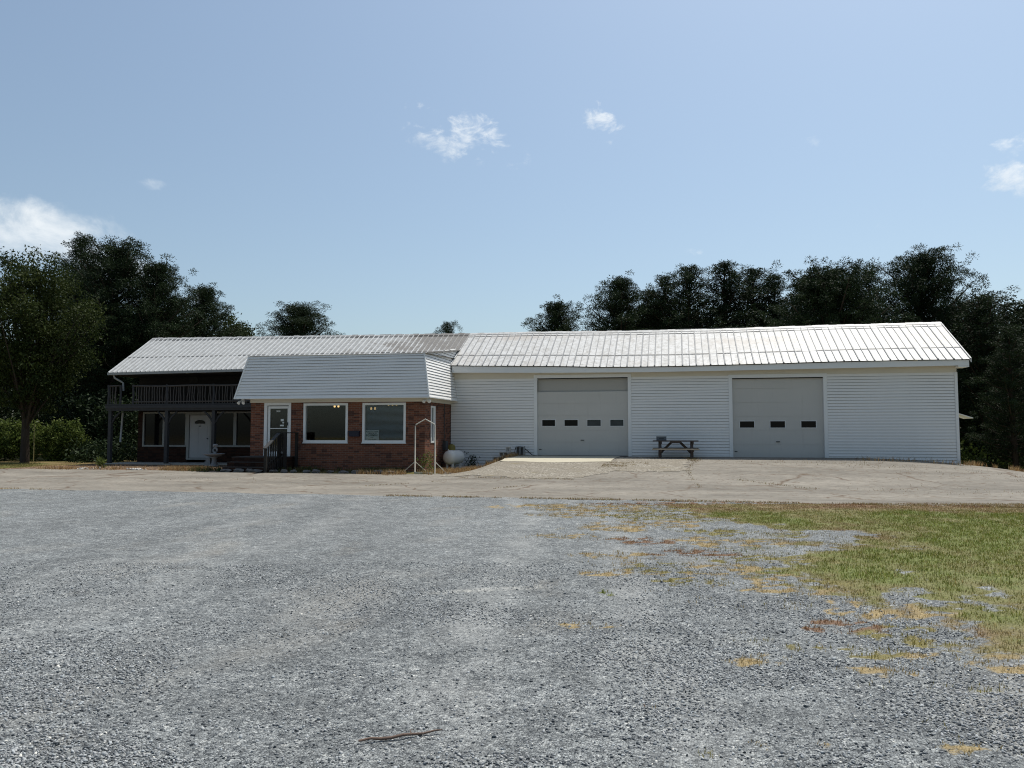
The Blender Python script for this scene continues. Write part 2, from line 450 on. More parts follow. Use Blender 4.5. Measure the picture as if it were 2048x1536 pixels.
def sheet(name, poly, off, m, step=.45, jit=.06, seg=.15, seed=1, kind='structure'):
    rr = random.Random(seed); B = []
    n = len(poly)
    for i in range(n):
        a = Vector(poly[i]); b = Vector(poly[(i + 1) % n]); L = (b - a).length; k = max(1, int(min(L / seg, 400)))
        nrm = Vector((-(b - a).y, (b - a).x)).normalized()
        for j in range(k):
            p = a + (b - a) * j / k
            w = (float(fbm(p.x * 1.3, p.y * 1.3, seed, 4)) - .5) * 4 * jit + rr.uniform(-jit, jit) * .5
            B.append(p + nrm * (w if j else 0))
    x0 = min(p.x for p in B); x1 = max(p.x for p in B); y0 = min(p.y for p in B); y1 = max(p.y for p in B)
    pts = list(B); nb = len(B)
    gx = np.arange(x0, x1, step); gy = np.arange(y0, y1, step)
    for x in gx:
        for y in gy: pts.append(Vector((float(x), float(y))))
    co, ed, fa, *_ = delaunay_2d_cdt(pts, [(i, (i + 1) % nb) for i in range(nb)], [tuple(range(nb))], 1, 1e-4)
    me = bpy.data.meshes.new(name)
    me.from_pydata([(c.x, c.y, h(c.x, c.y) + off) for c in co], [], [tuple(f) for f in fa])
    me.materials.append(M[m]); me.update()
    for p in me.polygons:
        if p.normal.z < 0: p.flip()
    o = link(name, me)
    return tag(o, kind=kind)

sheet('asphalt_drive', [(-60, -11.9), (60, -11.9), (60, -4.5), (26, -3.6), (21, -2.6), (18.2, -1.6), (16.9, -.35), (16.3, -.02), (.25, -.02), (-.05, -1.2), (-.6, -3.4), (-1.8, -5.0),
      (-3.4, -5.3), (-9., -5.28), (-12, -4.8), (-18, -4.6), (-19.4, -5.1), (-20., -6.3), (-20.6, -8.2), (-26, -9.2), (-60, -9.4)], .020, 'asphalt', .5, .05)
sheet('concrete_apron', [(.2, -.03), (4.35, -.03), (4.2, -2.9), (2.2, -3.3), (.2, -3.0), (.05, -1.2)], .034, 'smooth_concrete', .4, .04, seed=5)
sheet('worn_concrete_pad', [(-.3, -2.6), (.3, -2.7), (2.2, -3.0), (4.1, -2.6), (4.5, -1.1), (6.9, -1.0), (6.95, -5.0), (4.4, -5.3), (3.4, -6.9), (.4, -6.7), (-1.2, -5.8), (-.6, -4.2)], .028, 'worn_concrete', .4, .22, seed=9)
sheet('mulch_bed', [(-19.6, -4.9), (-12, -4.7), (-9.9, -5.2), (-9.8, -.2), (-18.9, -.2)], .016, 'mulch', .4, .08, seed=12)

# camera heading, used to lay out the lawn the way the track runs
TH = R(12.)
CAM = (6.465, -30.417, 1.65)
def cam_xy(u, v):
    du = u - CAM[0]; dv = v - CAM[1]
    return du * math.cos(TH) + dv * math.sin(TH), -du * math.sin(TH) + dv * math.cos(TH)
def from_cam(X, Y):
    return CAM[0] + X * math.cos(TH) - Y * math.sin(TH), CAM[1] + X * math.sin(TH) + Y * math.cos(TH)

GREEN, OLIVE, TAN, RUST = (.185, .215, .038), (.25, .215, .062), (.40, .30, .14), (.23, .125, .065)
PATCH = [(1.2, 15.2, .7, .35, 2), (2.2, 14.9, .8, .3, 1), (.9, 12.2, .5, .25, 2), (2.6, 9.4, .5, .25, 2), (3.4, 8.3, .5, .3, 1), (3.3, 6.3, .35, .25, 1), (3.45, 5.6, .3, .22, 2), (1.2, 9.0, .3, .16, 2), (.2, 16.9, .6, .4, 2), (1.67, 16.67, 1.08, .7, 2), (3.24, 16.3, 1.6, .8, 1), (4.71, 16.05, 1.46, 1.2, 1), (6.3, 17.3, 3.6, .9, 3), (1.98, 11.59, .6, .3, 3), (2.92, 11.49, .9, .40, 2), (2.44, 10.39, .45, .3, 3),
         (1.52, 10.27, .45, .22, 2), (1.95, 9.35, .45, .3, 1), (2.0, 8.44, .36, .2, 1), (2.67, 8.58, .65, .4, 2), (2.97, 8.05, .45, .28, 2), (1.01, 7.88, .08, .1, 0), (.7, 6.63, .24, .08, 2),
         (2.86, 6.63, .27, .19, 3), (2.06, 6.02, .25, .11, 1), (2.31, 5.89, .2, .09, 1), (2.6, 5.82, .22, .11, 1), (2.89, 5.7, .24, .1, 2), (1.83, 5.58, .2, .11, 2), (2.5, 5.35, .18, .1, 2),
         (2.94, 5.0, .2, .08, 1), (1.29, 4.08, .09, .05, 2), (.99, 3.96, .05, .04, 1), (1.58, 4.05, .05, .05, 2), (2.23, 3.99, .12, .06, 2), (.78, 4.65, .07, .03, 3), (2.45, 13.8, .9, .45, 2),
         (1.75, 13.1, .6, .3, 2), (3.3, 12.6, .5, .3, 1), (3.4, 9.7, .7, .45, 1), (3.5, 7.2, .45, .35, 2), (3.1, 14.4, .8, .5, 1)]
def grass_zone(u, v):
    """density 0..1 and colour of the turf on the gravel lot"""
    u = np.asarray(u, float); v = np.asarray(v, float)
    X, Y = cam_xy(u, v)
    n = fbm(X * .9, Y * .55, 21, 5); n2 = fbm(X * 2.6, Y * 2.2, 33, 4); n3 = fbm(X * .45, Y * .4, 51, 4); n4 = fbm(X * 6.5, Y * 6.5, 61, 3); n5 = fbm(X * .8, Y * 1.9, 77, 5); n6 = fbm(X * 15, Y * 15, 97, 2)
    edge = 3.05 + .9 * sm((Y - 9) / 2.) * sm((15.2 - Y) / 2.) + (n - .5) * 2.2 + (n2 - .5) * 1.4 + (n4 - .5) * .5
    d = sm((X - edge) / 1.7 + .5) * sm((17.9 - Y) * 2)
    d = d * np.clip(1.15 - sm((n2 - .52) / .14) * .5 - sm((n3 - .60) / .08) * .35 - sm((n4 - .54) / .15) * .35 + .7 * sm((X - edge - .6) / 1.8), 0, 1)
    pal = np.array([GREEN, OLIVE, TAN, RUST])
    k = sm((n3 - .38) / .22) * .55 + sm((n - .46) / .25) * .5 + (n2 - .5) * 1.2 + (n4 - .5) * .9
    k = np.clip(k * .58 + .5 * sm((edge + 1.4 - X) / 1.4) + .75 * sm((Y - 15.2) / 1.6), 0, 1)
    brown = pal[2] * .72 * (1 - .75 * sm((n5 - .45) / .15))[..., None] + pal[3] * (.75 * sm((n5 - .45) / .15))[..., None]
    col = pal[0] * (1 - k)[..., None] + brown * k[..., None]
    # straggling growth between the turf and the bare gravel
    zone = sm((X - .2 - .12 * (17 - Y) * (Y > 12)) / 1.5) * sm((17.6 - Y) * 2) * sm((Y - 5.2) / 2.5) * sm((4.6 - X) / .8)
    q_ = np.clip((n5 - .44) * 5, 0, 1) * zone * np.clip((n4 - .30) * 4, 0, 1) * np.clip((n6 - .25) * 4, .2, 1) * .8
    col = np.where((q_ > d)[..., None], np.where((n > .5)[..., None], pal[2], pal[1]) * (.6 + .6 * n2)[..., None], col); d = np.maximum(d, q_)
    wx = (n2 - .5) * .9 + (n4 - .5) * .35; wy = (fbm(X * 2.1, Y * 2.4, 88, 3) - .5) * .5
    for (px, py, a, b, c) in PATCH:
        a = a * 1.25; b = b * 1.25
        q = ((X - px + wx * min(1, a * 2)) / a) ** 2 + ((Y - py + wy * min(1, b * 2.5)) / b) ** 2
        w = np.clip(1.7 - q, 0, 1) * np.clip((n4 - .30) * 5, .05, 1) * np.clip((n6 - .27) * 4, .15, 1)
        w = np.clip(w * 1.15, 0, .9)
        s = (w > d)[..., None]
        col = np.where(s, pal[c] * (.6 + .7 * n4)[..., None], col)
        d = np.maximum(d, w)
    left = sm((-13.2 - X) / 1.) * sm((Y - 21.5) / 1.) * np.clip((n2 - .35) * 4, 0, 1)
    col = np.where((left > d)[..., None], pal[2], col); d = np.maximum(d, left)
    return d, col

def lot_attrs(u, v):
    d, c = grass_zone(u, v)
    return {'gcol': np.concatenate([c * .8, (.85 * d ** 1.5)[:, None]], 1)}
def lot_edge(U, V):
    top = V > -11.75
    w = (fbm(U * .7, V * 0 + 2, 5, 5) - .5) * .55 + (vnoise(U * 6, V * 0, 8) - .5) * .12
    return U, np.where(top, V + w, V)
us = lines((-70, -30, 2), (-30, -2, .16), (-2, 24, .1), (24, 70, 2))
vs = lines((-60, -28.4, 2), (-28.4, -11.7, .1))
lot = link('gravel_lot', grid_mesh('gravel_lot', us, vs, lambda u, v: .026 + .05 * (fbm(u * .5, v * .5, 71, 3) - .5) * sm((-12.2 - v) / 1.5), 'gravel', lot_attrs, lot_edge))
tag(lot, kind='structure')
def lotz(u, v): return .026 + .05 * (fbm(u * .5, v * .5, 71, 3) - .5) * sm((-12.2 - v) / 1.5)

def blades(name, P, hgt, wid, col, label_kind='stuff', lean=.5):
    """P (n,3) roots; two-segment blades"""
    n = len(P); a = rng.uniform(0, 2 * PI, n); b = rng.uniform(0, 2 * PI, n)
    hg = hgt; ln = lean * hg * rng.uniform(.2, 1.2, n)
    sx = np.stack([np.cos(a), np.sin(a), np.zeros(n)], 1) * (wid / 2)[:, None]
    dl = np.stack([np.cos(b) * ln, np.sin(b) * ln, hg], 1)
    mid = P + dl * np.array([.35, .35, .55])
    V = np.stack([P - sx, P + sx, mid + sx * .7, mid - sx * .7, P + dl], 1).reshape(-1, 3)
    i = np.arange(n)[:, None] * 5
    F = np.concatenate([i + [[0, 1, 2]], i + [[0, 2, 3]], i + [[3, 2, 4]]], 0)
    cc = np.repeat(np.concatenate([col, np.ones((n, 1))], 1), 5, 0)
    o = link(name, tri_mesh(name, V, F, 'grass_blade', {'bcol': cc}))
    return tag(o, kind=label_kind)

# turf on the lot
N = 620000
X = rng.uniform(.2, 12.5, N); Y = 3.7 + 14.0 * rng.uniform(0, 1, N) ** .9
ok = X < .74 * Y + .6
X = X[ok]; Y = Y[ok]
u, v = from_cam(X, Y)
d, c = grass_zone(u, v)
ok = rng.uniform(0, 1, len(u)) < np.clip(d - .12, 0, 1) ** 1.4 * np.clip((vnoise(u * 14, v * 14, 5) * .6 + vnoise(u * 5, v * 5, 6) * .4 - .22) * 3, .08, 1) * np.where(X > 3.6, .75, .95)
u, v, c, d = u[ok], v[ok], c[ok], d[ok]
dead = rng.uniform(0, 1, len(u)) < .16
c = np.where(dead[:, None], np.array(TAN) * 1.1, c) * rng.uniform(.65, 1.45, (len(u), 1))
print('turf blades', len(u))
tag(blades('grass', np.stack([u, v, lotz(u, v) - .005], 1), rng.uniform(.012, .042, len(u)) * (1 + .35 * (c[:, 1] > c[:, 0])), rng.uniform(.004, .009, len(u)), c),
    'patchy green and tan turf creeping over the gravel lot', 'grass')

def weed_strip(name, zones, label, cat, hr, wr, pal, lean=.6):
    P = []; cc = []
    for (u0, v0, u1, v1, wd, n) in zones:
        t = rng.uniform(0, 1, n); k = rng.normal(0, wd * .5, n)
        L = math.hypot(u1 - u0, v1 - v0) or 1.
        uu = u0 + (u1 - u0) * t - (v1 - v0) / L * k; vv = v0 + (v1 - v0) * t + (u1 - u0) / L * k
        dn = fbm(uu * 1.7, vv * 1.7, 5, 3) > .42
        uu = uu[dn]; vv = vv[dn]
        P.append(np.stack([uu, vv, H(uu, vv) + .01], 1))
        q = rng.integers(0, len(pal), len(uu)); cc.append(np.array(pal)[q] * rng.uniform(.6, 1.35, (len(uu), 1)))
    P = np.concatenate(P); cc = np.concatenate(cc)
    return tag(blades(name, P, rng.uniform(hr[0], hr[1], len(P)), rng.uniform(wr[0], wr[1], len(P)), cc, lean=lean), label, cat)
DRY = [(.42, .28, .13), (.34, .2, .09), (.26, .15, .07), (.5, .38, .2)]
weed_strip('dry_weeds', [(-3.4, -5.15, -1.7, -4.9, .5, 1600), (-1.9, -4.9, -.5, -2.6, .6, 3600), (-.75, -2.8, .1, -.35, .45, 3000), (-4.4, -5.3, -3.2, -5.0, .35, 900), (16.5, -.5, 18.4, -1.9, .4, 1600), (18.2, -1.8, 23, -3., .5, 2600),
                         (12.2, -1.6, 16.2, -1.5, .5, 500), (-13.0, -4.4, -10.6, -4.5, .45, 2600), (-18, -4.6, -13.5, -4.4, .5, 1600)],
           'straw coloured dry weeds along the building and beside the ramp', 'dry weeds', (.05, .22), (.006, .016), DRY)
weed_strip('crack_weeds', [(4.0, -3.7, 5.5, -3.9, .7, 2400), (6.95, -1.0, 7.1, -2.6, .3, 500), (7.1, -2.6, 6.8, -5.0, .12, 170), (6.8, -5.0, 7.1, -8.2, .10, 170), (3.4, -6.9, -.2, -6.7, .12, 350), (-1, -11.75, 14, -11.7, .22, 6500), (-24, -11.7, -11, -11.7, .3, 2500), (8.2, -6.5, 10.2, -8.2, .16, 260), (12, -3.2, 19, -6, 1.4, 900), (8, -2.5, 13, -3, 1.0, 380), (11, -8, 20, -8.5, .9, 420), (-12, -7.5, -3, -8, 1.2, 120),
                           (-2.5, -9, -.5, -7.3, .08, 160), (1.3, -9.3, 2.2, -8.2, .08, 120)],
           'low brown and olive weeds in the cracks of the drive', 'weeds', (.02, .07), (.006, .014), [OLIVE, TAN, RUST, (.25, .16, .08)])
weed_strip('shade_weeds', [(-7.7, -4.0, -3.2, -4.1, .8, 3200), (-11.2, -4.6, -9.9, -4.9, .4, 1200), (-3.4, -4.9, -2.6, -4.8, .25, 300)],
           'dark green weeds growing in the shade below the brick wall', 'weeds', (.05, .22), (.012, .03), [(.05, .07, .02), (.08, .09, .03), (.16, .11, .05)])
weed_strip('verge_grass', [(-34, -4.0, -19.6, -2.6, 3.4, 24000), (-30, -8.2, -21.3, -7.2, 1.1, 4000), (22, -2.0, 32, -2.2, 1.2, 5000)],
           'short sunny grass verge beyond the end of the drive', 'grass', (.02, .07), (.006, .014), [(.15, .15, .04), (.2, .18, .06), (.3, .22, .1)])

# ----------------------------------------------------------------------------- siding
def siding(mb, a, b, z0, z1, nrm, ex=.11, d=.026, m=0, tilt0=None, tilt1=None):
    """lap siding from point a to b (xy) between z0 and z1; nrm = outward xy; tilt = xy offset of the plane at the top, per end"""
    n = max(1, int(round((z1 - z0) / ex))); e = (z1 - z0) / n
    a = Vector((a[0], a[1])); b = Vector((b[0], b[1])); nn = Vector(nrm).normalized()
    t0 = Vector(tilt0 or (0, 0)); t1 = Vector(tilt1 or (0, 0))
    for i in range(n):
        za = z0 + i * e; zb = za + e; fa = i / n; fb = (i + 1) / n
        A0 = a + t0 * fa; B0 = b + t1 * fa; A1 = a + t0 * fb; B1 = b + t1 * fb
        lo = nn * d; g_ = .010; gf = g_ / (z1 - z0); ga = t0 * gf; gb = t1 * gf
        def q(P, z, o=None):
            o = o if o is not None else Vector((0, 0)); return (P.x + o.x, P.y + o.y, z)
        Lc = (b - a).length; cuts = [0.]; x_ = random.uniform(.6, 3.6)
        while x_ < Lc - .3: cuts.append(x_ / Lc); x_ += random.uniform(2.8, 3.8)
        cuts.append(1.)
        for ca, cb in zip(cuts[:-1], cuts[1:]):
            k_ = 1 + random.uniform(-.16, .16); r_ = .12 + random.uniform(0, .12)
            def lerp(P, Q, t): return P + (Q - P) * t
            mb.face([q(lerp(A0 + ga, B0 + gb, ca), za + g_, lo * k_), q(lerp(A0 + ga, B0 + gb, cb), za + g_, lo * k_), q(lerp(A1, B1, cb), zb, lo * r_), q(lerp(A1, B1, ca), zb, lo * r_)], m)
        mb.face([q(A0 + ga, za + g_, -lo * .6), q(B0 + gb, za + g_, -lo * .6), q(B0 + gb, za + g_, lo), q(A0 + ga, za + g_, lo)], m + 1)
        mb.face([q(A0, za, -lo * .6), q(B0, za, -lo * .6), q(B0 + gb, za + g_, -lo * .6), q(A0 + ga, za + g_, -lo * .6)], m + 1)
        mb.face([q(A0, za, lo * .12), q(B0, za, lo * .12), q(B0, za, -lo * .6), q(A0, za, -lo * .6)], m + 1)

# ----------------------------------------------------------------------------- garage
G = thing('garage_building', (6.9, 0, .2), 'long white sided garage with two overhead doors under a white ribbed metal roof', 'garage')
GL, GR, GD = -2.56, 16.38, 5.2
d1 = (1.03, 4.64, .69, 3.80); d2 = (8.58, 11.85, .65, 3.70)
tw = .13
ZT = 3.80
m = MB(); siding(m, (GL, 0), (d1[0] - tw, 0), .06, ZT, (0, -1)); m.build('front_wall', ['vinyl_siding', 'siding_slot_shade'], G)
m = MB(); siding(m, (d1[1] + tw, 0), (d2[0] - tw, 0), .30, ZT, (0, -1)); m.build('front_wall', ['vinyl_siding', 'siding_slot_shade'], G)
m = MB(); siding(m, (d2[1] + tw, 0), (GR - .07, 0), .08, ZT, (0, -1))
m.build('front_wall', ['vinyl_siding', 'siding_slot_shade'], G)
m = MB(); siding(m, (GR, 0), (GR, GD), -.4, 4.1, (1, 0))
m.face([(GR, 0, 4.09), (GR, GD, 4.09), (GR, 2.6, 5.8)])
m.build('side_wall', ['vinyl_siding', 'siding_slot_shade'], G)
m = MB(); siding(m, (GR, GD), (GL, GD), -.4, 4.1, (0, 1)); m.build('back_wall', ['vinyl_siding', 'siding_slot_shade'], G)
m = MB(); m.box((GL, .003, ZT - .0), (GR, -.022, 4.1)); m.build('frieze_board', 'cream_trim', G)
m = MB(); m.box((GR - .075, -.045, -.2), (GR + .02, .05, ZT)); m.build('corner_trim', 'white_trim', G)
m = MB(); m.box((GL, .02, -.3), (GR - .02, GD - .02, .5)); m.build('floor_slab', 'concrete', G)

EAVE = [(-2.45, 4.37), (1.6, 4.277), (3.6, 4.20), (5.5, 4.187), (7.4, 4.192), (9.2, 4.215), (11., 4.238), (12.7, 4.26), (14.4, 4.264), (16.70, 4.255)]
RIDGE = [(-2.40, 6.01), (1.1, 6.00), (4., 5.95), (7.5, 5.92), (12.4, 5.945), (16.75, 5.96)]
FASC = [(-2.45, 4.06), (1.6, 3.99), (5.5, 3.955), (11, 3.978), (16.7, 4.02)]
def ip(tab, x): return float(np.interp(x, [p[0] for p in tab], [p[1] for p in tab]))
def groof(u, t):
    """front slope of the garage roof; t 0 at the eave, 1 at the ridge"""
    z = ip(EAVE, u) * (1 - t) + ip(RIDGE, u) * t
    z += .018 * (float(fbm(u * .8, t * 3, 4, 3)) - .5)
    return (u, -.42 + 3.02 * t, z)
ROOF_L, ROOF_R = -2.45, 16.72
def ribbed_roof(name, fn, uL, uR, sp, parent, m0, m1, thick_alt, rib_h=.022, bands=((0., .30), (.295, .90), (.895, 1.)), skew=0., rseed=3):
    mb = MB(); ribs = MB(); rr = random.Random(rseed)
    n = int(round((uR - uL) / sp)); w = (uR - uL) / n
    T = 6
    for bi, (ta, tb) in enumerate(bands):
        lift = (len(bands) - 1 - bi) * -.010
        for i in range(n):
            ua = uL + i * w; ub = ua + w
            for k in range(T):
                p = ta + (tb - ta) * k / T; q = ta + (tb - ta) * (k + 1) / T
                a = fn(ua, p); b = fn(ub, p); c_ = fn(ub, q); d_ = fn(ua, q)
                mb.face([(x, y, z + lift) for x, y, z in (a, b, c_, d_)])
    for i in range(n + 1):
        uu = uL + i * w
        hw = (.030 if i % 2 else .017) if thick_alt else .024
        hh = rib_h * (1. if (i % 2 or not thick_alt) else .6)
        S = 14; ps = [fn(uu, k / S) for k in range(S + 1)]
        jit = rr.uniform(-.006, .006)
        for k in range(S):
            (x0, y0, z0), (x1, y1, z1) = ps[k], ps[k + 1]
            x0 += jit; x1 += jit
            for (a0, h0, a1, h1) in ((-hw, -.03, -hw * .55, hh), (-hw * .55, hh, hw * .55, hh), (hw * .55, hh, hw, -.03)):
                ribs.face([(x0 + a0, y0, z0 + h0), (x0 + a1, y0, z0 + h1), (x1 + a1, y1, z1 + h1), (x1 + a0, y1, z1 + h0)])
    for bi, (ta, tb) in enumerate(bands[1:]):
        for i in range(n):
            if rr.random() < .15: continue
            ua = uL + i * w; ub = ua + w; a = fn(ua, ta); b = fn(ub, ta); c_ = fn(ub, ta + .007); d_ = fn(ua, ta + .007)
            ribs.face([(x, y, z + .006) for x, y, z in (a, b, c_, d_)], 1)
    o = mb.build(name, m0, parent)
    r = ribs.build('standing_seams', [m1, 'seam_dark'], o)
    return o
roof = ribbed_roof('roof', groof, ROOF_L, ROOF_R, .262, G, 'white_roof', 'roof_rib_grey', True)
m = MB()   # back slope, underside, ridge cap
m.mesh([groof(ROOF_L, 1), groof(ROOF_R, 1), (ROOF_R, 5.6, 4.2), (ROOF_L, 5.6, 4.2)], [(0, 1, 2, 3)])
m.build('roof_back_slope', 'white_roof', G)
m = MB()
for i in range(60):
    a = ROOF_L + (ROOF_R - ROOF_L) * i / 60; b = ROOF_L + (ROOF_R - ROOF_L) * (i + 1) / 60
    A = groof(a, 1); B = groof(b, 1); c0 = groof(a, .955); c1 = groof(b, .955); lf = .018 + .008 * math.sin(i * 1.7)
    m.face([(c0[0], c0[1], c0[2] + .016), (c1[0], c1[1], c1[2] + .016), (B[0], B[1], B[2] + lf + .02), (A[0], A[1], A[2] + lf + .02)])
    m.face([(A[0], A[1], A[2] + lf + .02), (B[0], B[1], B[2] + lf + .02), (B[0], B[1] + .16, B[2] - .06), (A[0], A[1] + .16, A[2] - .06)])
m.build('ridge_cap', 'white_roof', G)
m = MB()
xs = np.linspace(ROOF_L + .02, ROOF_R - .03, 40)
for a, b in zip(xs[:-1], xs[1:]):
    za, zb = ip(EAVE, a) - .05, ip(EAVE, b) - .05; fa, fb = ip(FASC, a), ip(FASC, b)
    m.face([(a, -.36, fa), (b, -.36, fb), (b, -.36, zb), (a, -.36, za)])
    m.face([(a, -.36, fa), (a, -.34, fa), (b, -.34, fb), (b, -.36, fb)])
    m.face([(a, -.34, fa), (a, -.34, za), (b, -.34, zb), (b, -.34, fb)])
m.face([(xs[0], -.36, ip(FASC, xs[0])), (xs[0], -.36, 4.3), (xs[0], -.34, 4.3), (xs[0], -.34, ip(FASC, xs[0]))])
m.build('fascia', 'white_trim', G)
m = MB(); m.box((ROOF_L + .02, -.335, 4.05), (ROOF_R - .04, .0, 4.06)); m.build('soffit', 'cream_trim', G)
for uu, s in ((ROOF_L - .012, -1), (ROOF_R + .012, 1)):
    m = MB()
    for k in range(8):
        a = groof(min(max(uu, ROOF_L), ROOF_R), k / 8); b = groof(min(max(uu, ROOF_L), ROOF_R), (k + 1) / 8)
        m.mesh([(uu, a[1], a[2] - .13), (uu + s * .02, a[1], a[2] - .13), (uu + s * .02, b[1], b[2] - .13), (uu, b[1], b[2] - .13),
                (uu, a[1], a[2] + .02), (uu + s * .02, a[1], a[2] + .02), (uu + s * .02, b[1], b[2] + .02), (uu, b[1], b[2] + .02)],
               [(0, 3, 2, 1), (4, 5, 6, 7), (0, 1, 5, 4), (1, 2, 6, 5), (2, 3, 7, 6), (3, 0, 4, 7)])
    m.build('rake_trim', 'white_trim', G)
m = MB(); m.box((ROOF_R - .38, -.36, 3.965), (ROOF_R - .03, .3, 4.015)); m.build('eave_return', 'white_trim', G)

def overhead_door(dd, wins, label, shade_top):
    x0, x1, z0, z1 = dd
    m = MB(); yb = .10
    zs = [z0 - .03] + [z0 + .53 * k for k in range(1, 6)] + [z1]
    if shade_top: zs = [z0 - .03, z0 + .535, z0 + 1.02, z0 + 1.62, z0 + 2.1, 3.255, z1]
    for i, (a, b) in enumerate(zip(zs[:-1], zs[1:])):
        top = shade_top and i == len(zs) - 2
        dy = .07 if top else 0.
        # boards between window holes
        hole = [w for w in wins if a < (w[2] + w[3]) / 2 < b]
        xsn = x0
        for w in hole:
            m.box((xsn, yb + dy, a + .003), (w[0], yb + dy + .04, b - .003), 1 if top else 0)
            m.box((w[0], yb + dy, a + .003), (w[1], yb + dy + .04, w[2])); m.box((w[0], yb + dy, w[3]), (w[1], yb + dy + .04, b - .003))
            xsn = w[1]
        m.box((xsn, yb + dy, a + .003), (x1, yb + dy + .04, b - .003), 1 if top else 0)
        m.box((x0, yb + dy + .012, b - .004), (x1, yb + dy + .03, b + .004), 0)
    m.box((x0 + .01, yb - .012, z0 - .03), (x1 - .01, yb - .001, z0 + .035), 2)
    m.box(((x0 + x1) / 2 - .07, yb - .03, z0 + .62), ((x0 + x1) / 2 + .07, yb - .002, z0 + .65), 3)
    m.box((x0 + .06, yb - .02, z0 + .25), (x0 + .16, yb - .002, z0 + .28), 3)
    d = m.build('overhead_door', ['door_panel', 'door_panel_shade', 'black_rubber', 'dark_metal'], G)
    d['label'] = label
    for w in wins:
        f = MB(); e = .03
        f.box((w[0] - e, yb - .012, w[2] - e), (w[1] + e, yb - .001, w[2])); f.box((w[0] - e, yb - .012, w[3]), (w[1] + e, yb - .001, w[3] + e))
        f.box((w[0] - e, yb - .012, w[2]), (w[0], yb - .001, w[3])); f.box((w[1], yb - .012, w[2]), (w[1] + e, yb - .001, w[3]))
        f.box((w[0], yb + .012, w[2]), (w[1], yb + .02, w[3]), 1)
        pm = 'pane_grey' if shade_top and w[0] > 2.8 else 'window_black'
        f.build('window', ['window_rim', pm], d)
    c = MB()
    c.box((x0 - tw, -.035, z0 - .3), (x0, .10, z1)); c.box((x1, -.035, z0 - .3), (x1 + tw, .10, z1)); c.box((x0 - tw, -.036, z1), (x1 + tw, .10, z1 + tw))
    c.box((x0, .02, z1 - .03), (x1, .09, z1), 1)
    c.build('door_casing', ['white_trim', 'dark_gap'], G)
overhead_door(d1, [(1.22, 1.74, 1.89, 2.13), (2.12, 2.65, 1.89, 2.13), (3.03, 3.56, 1.89, 2.13), (3.94, 4.45, 1.89, 2.13)], 'overhead door with four windows and a top section coloured darker as shade', True)
overhead_door(d2, [(8.85, 9.37, 1.815, 2.055), (9.955, 10.48, 1.815, 2.055), (11.06, 11.58, 1.815, 2.055)], 'overhead door with three black windows', False)
m = MB(); m.box((d1[0], .1, .5), (d1[1], .16, .67)); m.build('door_gap', 'dark_gap', G)
m = MB()
m.mesh([(GR + .01, .35, 2.35), (GR + .01, 1.3, 2.35), (GR + .62, 1.3, 2.14), (GR + .62, .35, 2.14), (GR + .01, .35, 2.38), (GR + .01, 1.3, 2.38), (GR + .62, 1.3, 2.17), (GR + .62, .35, 2.17)],
       [(0, 1, 2, 3), (7, 6, 5, 4), (0, 3, 7, 4), (3, 2, 6, 7), (2, 1, 5, 6), (1, 0, 4, 5)])
m.build('side_canopy', 'white_paint', G)

# ----------------------------------------------------------------------------- porch wing
W = thing('porch_building', (-10.5, 1.3, .2), 'dark two storey timber wing with a balcony porch and grey ribbed metal roof', 'building')
WL, WR, WY = -18.53, -2.46, 1.3
def wroof(u, t):
    ez = 4.335 + .045 * (u - WL) / 7.; ez = min(ez, 4.40)
    rz = 6.22 + (6.03 - 6.22) * (u - WL) / (WR - WL)
    return (u, -.34 + 2.96 * t, ez * (1 - t) + rz * t + .02 * (float(fbm(u * .9, t * 3, 14, 3)) - .5))
wr = ribbed_roof('roof', wroof, WL, WR, .236, W, 'grey_roof', 'grey_roof_rib', False, .026, ((0., .42), (.415, .93), (.925, 1.)), rseed=8)
m = MB(); m.mesh([wroof(WL, 1), wroof(WR, 1), (WR, 5.5, 4.3), (WL, 5.5, 4.3)], [(0, 1, 2, 3)]); m.build('roof_back_slope', 'grey_roof', W)
m = MB()
for i in range(60):
    a = WL + (WR - WL) * i / 60; b = WL + (WR - WL) * (i + 1) / 60
    A = wroof(a, 1); B = wroof(b, 1); c0 = wroof(a, .95); c1 = wroof(b, .95); lf = .03 + .012 * math.sin(i * 2.3)
    m.face([(c0[0], c0[1], c0[2] + .02), (c1[0], c1[1], c1[2] + .02), (B[0], B[1], B[2] + lf), (A[0], A[1], A[2] + lf)])
    m.face([(A[0], A[1], A[2] + lf), (B[0], B[1], B[2] + lf), (B[0], B[1] + .16, B[2] - .07), (A[0], A[1] + .16, A[2] - .07)])
m.build('ridge_cap', 'grey_roof', W)
m = MB(); m.bar((WL + .0, -.37, 4.26), (-9.7, -.37, 4.33), .09, .11, up=(0, 0, 1)); m.build('gutter', 'old_white_paint', W)
m = MB()
m.tube([(-18.22, -.36, 4.2), (-18.2, -.34, 4.08), (-18.0, -.2, 3.93), (-17.9, -.15, 3.86), (-17.88, -.15, 3.5)], .045, 8)
m.build('downspout', 'old_white_paint', W, smooth=True); m = MB()
m.tube([(-17.9, -.12, 2.52), (-17.98, -.12, 1.2)], .042, 8)
m.build('downspout', 'old_white_paint', W, smooth=True)
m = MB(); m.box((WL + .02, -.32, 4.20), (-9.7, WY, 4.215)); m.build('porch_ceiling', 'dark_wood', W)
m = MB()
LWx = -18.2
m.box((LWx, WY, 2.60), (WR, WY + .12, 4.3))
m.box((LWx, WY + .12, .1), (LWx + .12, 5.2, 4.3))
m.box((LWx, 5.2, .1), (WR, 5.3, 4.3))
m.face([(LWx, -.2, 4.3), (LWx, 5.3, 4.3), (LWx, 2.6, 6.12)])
m.build('timber_wall', 'dark_wood', W)
